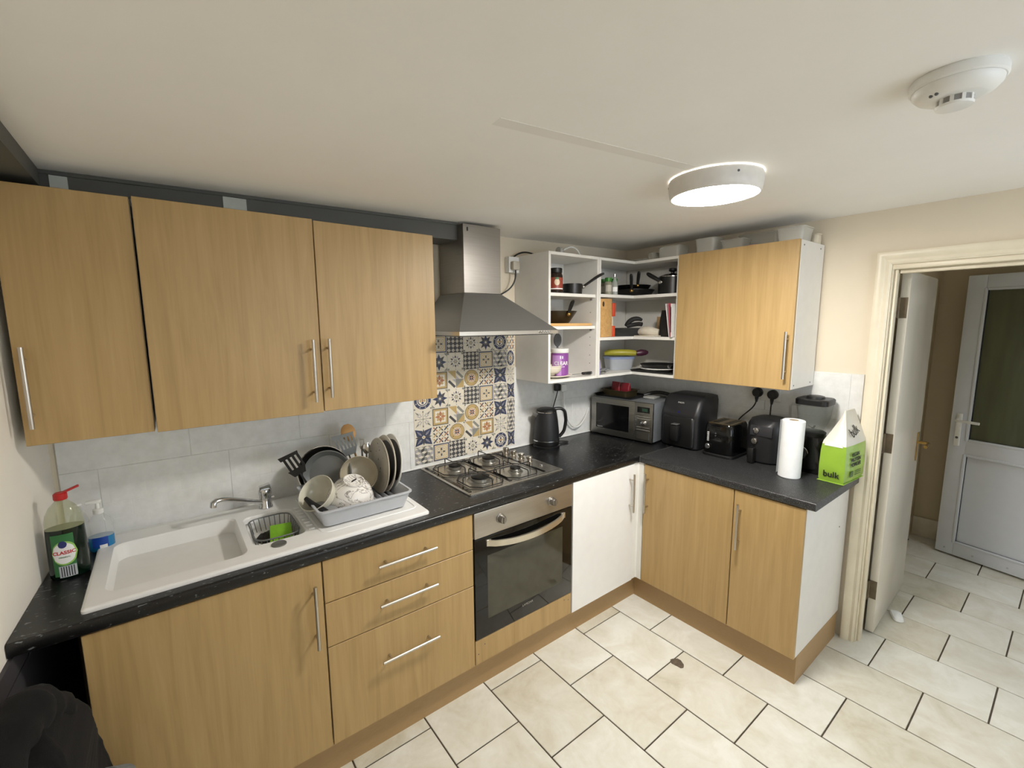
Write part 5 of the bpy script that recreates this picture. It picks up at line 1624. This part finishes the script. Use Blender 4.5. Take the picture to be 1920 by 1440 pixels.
MB().lathe([(0.052, 0.1432), (0.0545, 0.147), (0.0545, 0.166), (0.051, 0.169)], n=32).build('lid', WHITEPLA, tb)
bent_disc(tb, 'label_flash', mat('lilac_label', (186, 140, 200), 0.4), 0.0532, 0.07, 0.03, 0.06, 0.0004, rect=True, x=-0.028, rot=-0.6)
bent_text('CLEAR', 0.031, WHITE_INK, tb, 0.0546, 0.082, bold=0.0006, rz=-0.55)
for s in (-1, 1):
    bent_disc(tb, 'emblem', WHITE_INK, 0.0532, 0.118, 0.003, 0.008, 0.001, x=0.006 * s, rect=True, rot=-0.55)
bent_disc(tb, 'label_line', WHITE_INK, 0.0532, 0.062, 0.02, 0.0012, 0.001, rect=True, rot=-0.55)
o = thing('silicone_brush', 'grey round silicone brush head standing behind the purple tub', 'brush', (-0.80, -0.085, Z0))
MB().sphere((0.03, 0, 0.215), 0.042, 0.8, 0.25, 1.0).build('head', DARKGREY, o)
MB().cyl((0.03, 0, 0), (0.03, 0, 0.18), 0.007, n=10).build('handle', DARKGREY, o)
o = one('chopping_board', MB().box(-0.05, 0.05, -0.008, 0.008, 0, 0.20, 0.004), BOARD, 'small wooden board standing at the back of the bottom shelf', 'chopping board', (-0.875, -0.05, Z0))
for k, lab in enumerate(('cream bowl at the bottom of the pair beside the purple tub', 'cream bowl nested on top of the pair beside the purple tub')):
    o = thing('bowl', lab, 'bowl', (-0.948, -0.205, Z0 + 0.0165 + 0.012 * k), 0, 'bowls on the bottom shelf')
    MB().lathe(bowl_prof(0.072, 0.045), n=36).build('bowl_body', CERAMIC, o)
o = thing('plate', 'flat white plate under the bowls on the bottom shelf', 'plate', (-0.900, -0.185, Z0))
mb = MB(); plate_mesh(mb, 0.108, 0.014); mb.build('dish', CERAMIC, o)
o = thing('kitchen_knife', 'knife with black riveted handle at the front of the bottom shelf', 'knife', (-0.69, -0.262, Z0 + 0.007), 0.0)
MB().box(-0.04, 0.045, -0.01, 0.01, 0.0, 0.016, 0.005).build('handle', BLACK, o)
MB().prism([(-0.13, -0.004), (-0.04, -0.012), (-0.04, 0.012), (-0.12, 0.01)], 'z', 0.007, 0.009).build('blade', CHROME, o)
for x in (-0.02, 0.03):
    MB().cyl((x, -0.0104, 0.008), (x, -0.009, 0.008), 0.003, n=8).build('rivet', CHROME, o)

# corner unit, upper shelf
for k, (x, y, top, lab) in enumerate(((-0.488, -0.245, (60, 130, 50), 'spice jar with green lid at the left of the corner shelf'), (-0.398, -0.215, (58, 126, 48), 'spice jar with green lid behind the glass bottle'), (-0.440, -0.165, (64, 120, 56), 'spice jar with green lid at the back of the corner shelf'))):
    o = thing('spice_jar', lab, 'jar', (x, y, C1), 0, 'spice jars on the corner shelf')
    MB().lathe([(0.022, 0), (0.023, 0.003), (0.023, 0.075), (0.019, 0.082)], n=20).build('jar_body', mat('spice_glass', (150, 148, 128), 0.15, var=0.2), o)
    MB().lathe([(0.022, 0.0822), (0.022, 0.104), (0.02, 0.106)], n=20).build('lid', mat('green_lid_%s' % 'abc'[k], top, 0.4), o)
    bent_disc(o, 'label', mat('pale_label', (196, 190, 176), 0.5), 0.0232, 0.04, 0.02, 0.02, 0.0006, rect=True, rot=-0.7)
o = thing('oil_bottle', 'tall clear glass bottle with silver top among the spice jars', 'bottle', (-0.442, -0.258, C1))
MB().lathe([(0.020, 0), (0.021, 0.004), (0.021, 0.07), (0.009, 0.095), (0.008, 0.115)], n=20).build('bottle_body', clear_mat('pale_bottle_glass', (200, 205, 200), 0.45), o)
MB().lathe([(0.0095, 0.1152), (0.0095, 0.128), (0.007, 0.13)], n=14).build('cap', CHROME, o)
bent_disc(o, 'label', WHITE_INK, 0.0212, 0.035, 0.016, 0.014, 0.0006, rect=True, rot=-0.7)
pan('frying_pan', 'wide black frying pan at the bottom of the stack in the corner unit', (-0.200, -0.225, C1), 0.132, 0.042, math.radians(-150), 0.04, 0.10, stud=BRASS, flare=0.8)
pan('frying_pan', 'black frying pan with upright handle on top of the stack', (-0.190, -0.205, C1 + 0.0425), 0.118, 0.03, math.radians(-128), 0.03, 0.085, stud=BRASS, flare=0.84)
pt = thing('stock_pot', 'deep black pot with steel-rimmed lid at the right of the corner unit', 'pot', (-0.172, -0.492, C1))
MB().lathe([(0.08, 0), (0.084, 0.004), (0.085, 0.105), (0.081, 0.105), (0.08, 0.01), (0.003, 0.01)], n=36).build('pot_body', NONSTICK, pt)
lid = MB().lathe([(0.0845, 0.1055), (0.083, 0.112), (0.05, 0.124), (0.012, 0.127)], n=36).build('lid', BLACK_GLOSS, pt)
MB().lathe([(0.0865, 0.1053), (0.0865, 0.1095), (0.0835, 0.1115)], n=36).build('lid_rim', CHROME, lid)
MB().lathe([(0.012, 0.1272), (0.011, 0.138), (0.024, 0.146), (0.022, 0.160), (0.01, 0.162)], n=20).build('lid_knob', BLACK, lid)
mb = MB(); d = Vector((math.cos(math.radians(158)), math.sin(math.radians(158)), 0))
p0 = d * 0.083 + Vector((0, 0, 0.075)); p3 = d * 0.15 + Vector((0.03, 0.05, 0.135))
mb.tube(bez(p0, p0 + d * 0.02 + Vector((0, 0, 0.02)), p3 - Vector((-0.01, -0.01, 0.01)), p3, 10), [0.007, 0.009, 0.011, 0.012, 0.013, 0.013, 0.013, 0.013, 0.012, 0.011, 0.008], 10); mb.build('handle', BLACK, pt)
MB().sphere(p0 + d * 0.004, 0.016, 0.6, 1.1, 0.7, 12, 8).build('handle_stud', CHROME, pt)

# corner unit, middle shelf
o = thing('chopping_board', 'tall wooden chopping board standing at the left of the corner unit', 'chopping board', (-0.537, -0.262, C2))
o.rotation_euler = (math.radians(-2), 0, PI / 2 + 0.08)
mb = MB()
mb.box(-0.009, 0.009, -0.072, 0.076, 0, 0.238, 0.004); mb.build('board', BOARD, o)
mb = MB(); mb.sphere((-0.009, 0.018, 0.205), 0.017, 0.06, 0.6, 1.0, 12, 8); mb.build('hanging_hole', mat('hole_shadow_brown', (70, 50, 32), 0.9), o)
o = thing('flour_bag', 'white paper flour bag with orange-red print behind the tall board', 'bag', (-0.425, -0.165, C2), -0.3)
mb = MB(); mb.loft([rrect(0.055, 0.13, 0.012, 0, 3), rrect(0.062, 0.14, 0.014, 0.06, 3), rrect(0.058, 0.135, 0.014, 0.16, 3), rrect(0.03, 0.12, 0.01, 0.215, 3)]); mb.noisy(0.004, 2, 22); mb.build('paper_bag', mat('cream_paper', (214, 206, 190), 0.8, bmp=0.2), o)
for z0, z1 in ((0.13, 0.215), (0.0, 0.07)):
    mb = MB(); mb.box(0.010, 0.036, -0.074, -0.064, z0, z1, 0.003); mb.build('orange_print', mat('orange_red_print', (206, 72, 34), 0.5), o)
o = thing('baking_tray', 'stack of black baking trays on the middle corner shelf', 'baking tray', (-0.26, -0.20, C2), math.radians(-45))
mb = MB(); mb.loft([rrect(0.20, 0.15, 0.02, 0, 4), rrect(0.215, 0.165, 0.02, 0.05, 4), rrect(0.225, 0.175, 0.02, 0.052, 4), rrect(0.225, 0.175, 0.02, 0.054, 4), rrect(0.208, 0.158, 0.02, 0.052, 4), rrect(0.196, 0.146, 0.02, 0.004, 4)]); mb.build('tray_body', NONSTICK, o)
o = thing('rubber_glove', 'black curled rubber glove lying on the baking trays', 'glove', (-0.295, -0.255, C2 + 0.055))
mb = MB(); mb.tube(bez((-0.01, 0.01, 0.012), (0.0, -0.01, 0.05), (0.02, -0.04, 0.075), (0.055, -0.07, 0.05), 10), [0.010, 0.013, 0.015, 0.016, 0.016, 0.016, 0.015, 0.015, 0.014, 0.012, 0.008], 10)
mb.tube(bez((-0.01, 0.0, 0.012), (0.02, -0.03, 0.02), (0.03, -0.06, 0.03), (0.035, -0.085, 0.022), 8), 0.014, 10)
mb.build('glove_body', BLACK_MATT, o)
o = thing('tea_towel', 'rolled cream tea towel on the middle corner shelf', 'towel', (-0.235, -0.385, C2))
TOW = mat('cream_cotton', (208, 200, 184), 0.95, var=0.08, bmp=0.4, nscale=30)
mb = MB(); mb.tube([(0.0, 0.075, 0.03), (-0.01, 0.03, 0.034), (-0.005, -0.02, 0.03), (0.01, -0.06, 0.024)], [0.026, 0.033, 0.030, 0.022], 14); mb.noisy(0.006, 1, 22); mb.build('roll', TOW, o)
mb = MB(); mb.box(-0.055, 0.05, -0.075, 0.085, 0.0, 0.008, 0.003); mb.noisy(0.003, 3, 25); mb.build('folded_edge', TOW, o)
CUP = mat('kraft_paper', (204, 172, 128), 0.7)
for k in range(6):
    o = thing('paper_cup', ('lowest', 'second lowest', 'third lowest', 'third highest', 'second highest', 'topmost')[k] + ' kraft paper cup in the nested stack beside the tea towel', 'cup', (-0.115, -0.392, C2 + 0.0122 * k), 0, 'nested paper cups')
    mb = MB(); mb.lathe([(0.024, 0), (0.033, 0.062), (0.0345, 0.063), (0.0345, 0.066), (0.032, 0.066), (0.0235, 0.003), (0.002, 0.003)], n=28); mb.build('cup_body', CUP, o)
mb = MB(); mb.loft([rrect(0.10, 0.035, 0.01, 0, 4), rrect(0.095, 0.032, 0.012, 0.10, 4), rrect(0.08, 0.018, 0.008, 0.165, 4)]); mb.noisy(0.003, 6, 20)
one('oven_glove', mb, BLACK_MATT, 'black oven glove standing beside the booklets', 'glove', (-0.215, -0.487, C2), 1.25)
BKC = [(226, 222, 220), (206, 96, 110), (228, 226, 222)]
for k, (x, y, a, hgt, lab) in enumerate(((-0.215, -0.560, 9, 0.205, 'white booklet leaning at the back of the three in the corner unit'), (-0.222, -0.572, 6, 0.205, 'pink-edged booklet leaning between two white ones'), (-0.238, -0.588, 2.0, 0.20, 'white booklet with dark photo cover, front one of three'))):
    o = thing('booklet', lab, 'booklet', (x, y, C2), 0, 'booklets leaning on the corner unit side')
    o.rotation_euler = (math.radians(-a), 0, 0)
    MB().box(-0.075, 0.065, -0.002, 0.002, 0.001, hgt, 0.0005, 1).build('pages', mat('booklet_%s' % 'abc'[k], BKC[k], 0.6), o)
    MB().box(-0.070, 0.06, 0.0020, 0.0024, 0.05, hgt - 0.015).build('cover_picture', mat('cover_dark', (60, 66, 72), 0.4, var=0.5, nscale=40), o)
    if k == 2:
        MB().box(-0.0755, -0.0752, -0.002, 0.002, 0.03, hgt - 0.02).build('spine_print', _mats['cover_dark'], o)

# corner unit, floor
o = thing('food_container', 'clear food box with blue lid at the back of the corner unit floor', 'container', (-0.255, -0.155, C0), math.radians(-25))
mb = MB(); mb.loft([rrect(0.16, 0.10, 0.02, 0, 4), rrect(0.18, 0.12, 0.022, 0.075, 4)]); mb.build('box', mat('cloudy_plastic', (166, 170, 176), 0.35), o)
mb = MB(); mb.loft([rrect(0.187, 0.127, 0.022, 0.0755, 4), rrect(0.187, 0.127, 0.022, 0.088, 4), rrect(0.17, 0.11, 0.02, 0.09, 4)]); mb.build('lid', mat('pale_blue_plastic', (136, 150, 190), 0.4), o)
o = thing('bread_bag', 'yellow-green food bag with dark twisted end on the blue-lidded box', 'bag', (-0.245, -0.185, C0 + 0.091), math.radians(-44))
mb = MB(); mb.tube([(-0.13, 0, 0.022), (-0.10, 0, 0.026), (0.0, 0, 0.026), (0.06, 0, 0.024), (0.085, 0, 0.022)], [0.012, 0.025, 0.026, 0.024, 0.020], 14, rz=0.9); mb.noisy(0.003, 2, 24); mb.build('bag_body', mat('yellow_green_film', (168, 160, 52), 0.35, var=0.1), o)
mb = MB(); mb.tube([(0.0855, 0, 0.021), (0.12, 0, 0.026), (0.15, 0, 0.027), (0.165, 0, 0.026)], [0.02, 0.024, 0.018, 0.008], 12); mb.noisy(0.003, 5, 24); mb.build('twisted_end', mat('plum_film', (74, 36, 56), 0.35), o)
o = thing('baking_tray', 'flat black baking sheet on the floor of the corner unit', 'baking tray', (-0.19, -0.43, C0))
mb = MB(); mb.loft([rrect(0.19, 0.30, 0.012, 0, 4), rrect(0.20, 0.32, 0.012, 0.012, 4), rrect(0.196, 0.316, 0.012, 0.012, 4), rrect(0.186, 0.296, 0.012, 0.003, 4)]); mb.build('sheet', NONSTICK, o)
o = thing('plate', 'white dinner plate on the black baking sheet', 'plate', (-0.185, -0.43, C0 + 0.0125))
mb = MB(); plate_mesh(mb, 0.125, 0.014); mb.build('dish', WHITEPLA, o)
pan('frying_pan', 'shallow black frying pan lying on the white plate', (-0.185, -0.425, C0 + 0.0285), 0.118, 0.024, math.radians(-115), 0.045, 0.012, flare=0.86)
for k, (x, y, a, lab) in enumerate(((-0.49, -0.235, 0.5, 'steel ladle lying on the floor of the corner unit, front one'), (-0.46, -0.17, 0.2, 'steel serving spoon lying behind the ladle'))):
    o = thing('serving_spoon', lab, 'spoon', (x, y, C0), a)
    MB().sphere((-0.06, 0, 0.010), 0.028, 1.0, 0.75, 0.33).build('bowl', CHROME, o)
    MB().tube([(-0.035, 0, 0.012), (0.05, 0, 0.016), (0.13, 0, 0.008)], 0.005, 8).build('shaft', CHROME, o)
o = thing('cardboard_carton', 'slim lilac carton against the left side of the corner unit', 'carton', (-0.608, -0.26, C0))
MB().box(-0.009, 0.009, -0.03, 0.03, 0, 0.085, 0.001, 1).build('carton_body', mat('lilac_card', (150, 146, 190), 0.6), o)

# ------------------------------------------------------------------ on top of the wall units
TOPZ = 2.0552
CLOUD = clear_mat('cloudy_clear_plastic', (224, 222, 212), 0.62, 0.3)
CLOUD2 = clear_mat('thin_clear_plastic', (224, 222, 212), 0.38, 0.2)
o = thing('lamp_holder_cable', 'white cable with grey lamp holder on the open shelf unit', 'cable', (-0.89, -0.21, TOPZ))
MB().lathe([(0.022, 0), (0.024, 0.02), (0.014, 0.036)], M=Matrix.Rotation(PI / 2, 4, 'Y') @ Matrix.Translation((-0.024, 0, 0)), n=20).build('lamp_holder', mat('pale_grey_plastic', (176, 174, 168), 0.4), o)
MB().tube(bez((0.03, 0, 0.02), (0.08, -0.02, 0.075), (0.14, -0.02, 0.05), (0.15, -0.03, 0.006), 14), 0.0045, 8).build('lead', WHT_CABLE, o)
MB().tube(bez((0.10, 0.02, 0.006), (0.16, -0.05, 0.006), (0.20, -0.02, 0.006), (0.22, 0.02, 0.006), 10), 0.004, 8).build('loose_end', WHT_CABLE, o)

def open_tub(label, y0, y1, x0, x1, h, mt, lid=None, taper=0.8, name='food_tub', group='plastic tubs on the wall cupboard', upside=False, rz=0.0):
    o = thing(name, label, 'tub', ((x0 + x1) / 2, (y0 + y1) / 2, TOPZ), rz, group)
    w_, d_ = x1 - x0, abs(y1 - y0)
    tw, td = w_ * taper, d_ * taper
    a, b_ = ((w_, d_), (tw, td)) if upside else ((tw, td), (w_, d_))
    mb = MB(); mb.loft([rrect(a[0], a[1], 0.018, 0.0, 4), rrect(b_[0], b_[1], 0.02, h, 4)]); mb.build('tub_body', mt, o)
    if not upside:
        mb = MB(); mb.loft([rrect(w_ + 0.006, d_ + 0.006, 0.02, h + 0.0003, 4), rrect(w_ + 0.006, d_ + 0.006, 0.02, h + 0.005, 4)]); mb.build('rim', lid or mt, o)
    return o
open_tub('flat clear takeaway lids near the corner on top of the shelf unit', -0.12, -0.34, -0.26, -0.14, 0.012, CLOUD2, name='takeaway_lids', taper=0.95)
open_tub('low clear takeaway box near the corner on top of the shelf unit', -0.345, -0.40, -0.24, -0.12, 0.045, CLOUD2, taper=0.9)
o = open_tub('crumpled clear box in film above the end of the corner unit', -0.43, -0.575, -0.25, -0.13, 0.068, CLOUD, taper=0.94)
o = open_tub('white plastic tub, taller one above the left end of the cupboard', -0.668, -0.79, -0.24, -0.12, 0.082, CLOUD, taper=0.84)
o = open_tub('small translucent tub, shorter one in the row of tubs', -0.815, -0.945, -0.23, -0.12, 0.055, CLOUD2, taper=0.82)
mb = MB(); mb.loft([rrect(0.05, 0.06, 0.015, 0, 4), rrect(0.045, 0.05, 0.015, 0.018, 4)])
one('plastic_lid', mb, mat('pink_plastic', (214, 130, 128), 0.4), 'small pink plastic lid among the tubs on the cupboard', 'lid', (-0.19, -0.985, TOPZ))
o = open_tub('large clear storage box lying behind the tubs on the cupboard', -0.86, -1.075, -0.115, -0.03, 0.088, CLOUD2, taper=0.93)
o = open_tub('white ice-cream tub with lid at the doorway end of the cupboard', -1.115, -1.240, -0.25, -0.11, 0.068, CLOUD, taper=0.86)
MB().lathe([(0.006, 0), (0.006, 0.006), (0.004, 0.007)], c=(0.0, 0.0, 0.0735), n=12).build('lid_button', CLOUD, o)
o = open_tub('small white carton behind the ice-cream tub at the wall', -1.205, -1.25, -0.09, -0.03, 0.045, mat('off_white_card', (216, 206, 186), 0.7), taper=0.98)

# ------------------------------------------------------------------ floor things
mb = MB(); mb.loft([rrect(0.10, 0.05, 0.02, 0.0008, 4), rrect(0.095, 0.045, 0.02, 0.012, 4), rrect(0.05, 0.02, 0.009, 0.02, 4)]); mb.noisy(0.006, 8, 40)
one('crumpled_tissue', mb, KR, 'crumpled white tissue on the floor by the open door', 'tissue', (0.42, -1.625, 0.004), 0.4)

lb = thing('laundry_bag', 'grey woven bag on the floor beside the sink cupboard', 'bag', (-2.985, -0.872, 0.0))
GREYW = mat('grey_wool', (118, 122, 122), 0.95, var=0.25, nscale=70, bmp=0.6)
mb = MB(); mb.loft([rrect(0.19, 0.30, 0.05, 0.002, 6), rrect(0.21, 0.36, 0.06, 0.15, 6), rrect(0.22, 0.40, 0.06, 0.40, 6), rrect(0.21, 0.38, 0.06, 0.52, 6), rrect(0.15, 0.30, 0.05, 0.565, 6)]); mb.noisy(0.012, 2, 9); mb.build('bag_body', GREYW, lb)
ct = thing('fleece_coat', 'black fleece coat heaped on the grey bag under the worktop end', 'coat', (-3.012, -0.855, 0.612))
FLE = mat('black_fleece', (5, 5, 6), 1.0, var=0.3, nscale=60, bmp=0.7)
mb = MB()
rings = []
for i in range(30):
    t_ = i / 29
    z = -0.12 + 0.335 * t_
    k_ = math.sqrt(max(0.0, 1 - t_ ** 2.4))
    w_ = 0.02 + 0.145 * k_; d_ = 0.03 + 0.38 * k_
    rings.append(rrect(w_, d_, 0.4 * w_, z, 14, -0.02 * t_, 0.02 + 0.04 * t_))
mb.loft(rings); mb.noisy(0.02, 4, 7); mb.noisy(0.008, 9, 22); mb.noisy(0.003, 2, 70)
mb.build('coat_body', FLE, ct, 180)
mb = MB()
pth = bez((-0.05, -0.14, 0.12), (-0.05, 0.02, 0.28), (0.0, 0.14, 0.25), (0.01, 0.17, -0.03), 24)
mb.tube(pth, [0.03 + 0.018 * math.sin(PI * i / 24) + 0.004 * math.sin(i * 1.9) for i in range(25)], 20); mb.noisy(0.010, 7, 14); mb.noisy(0.003, 3, 60)
mb.build('sleeve', FLE, ct, 180)
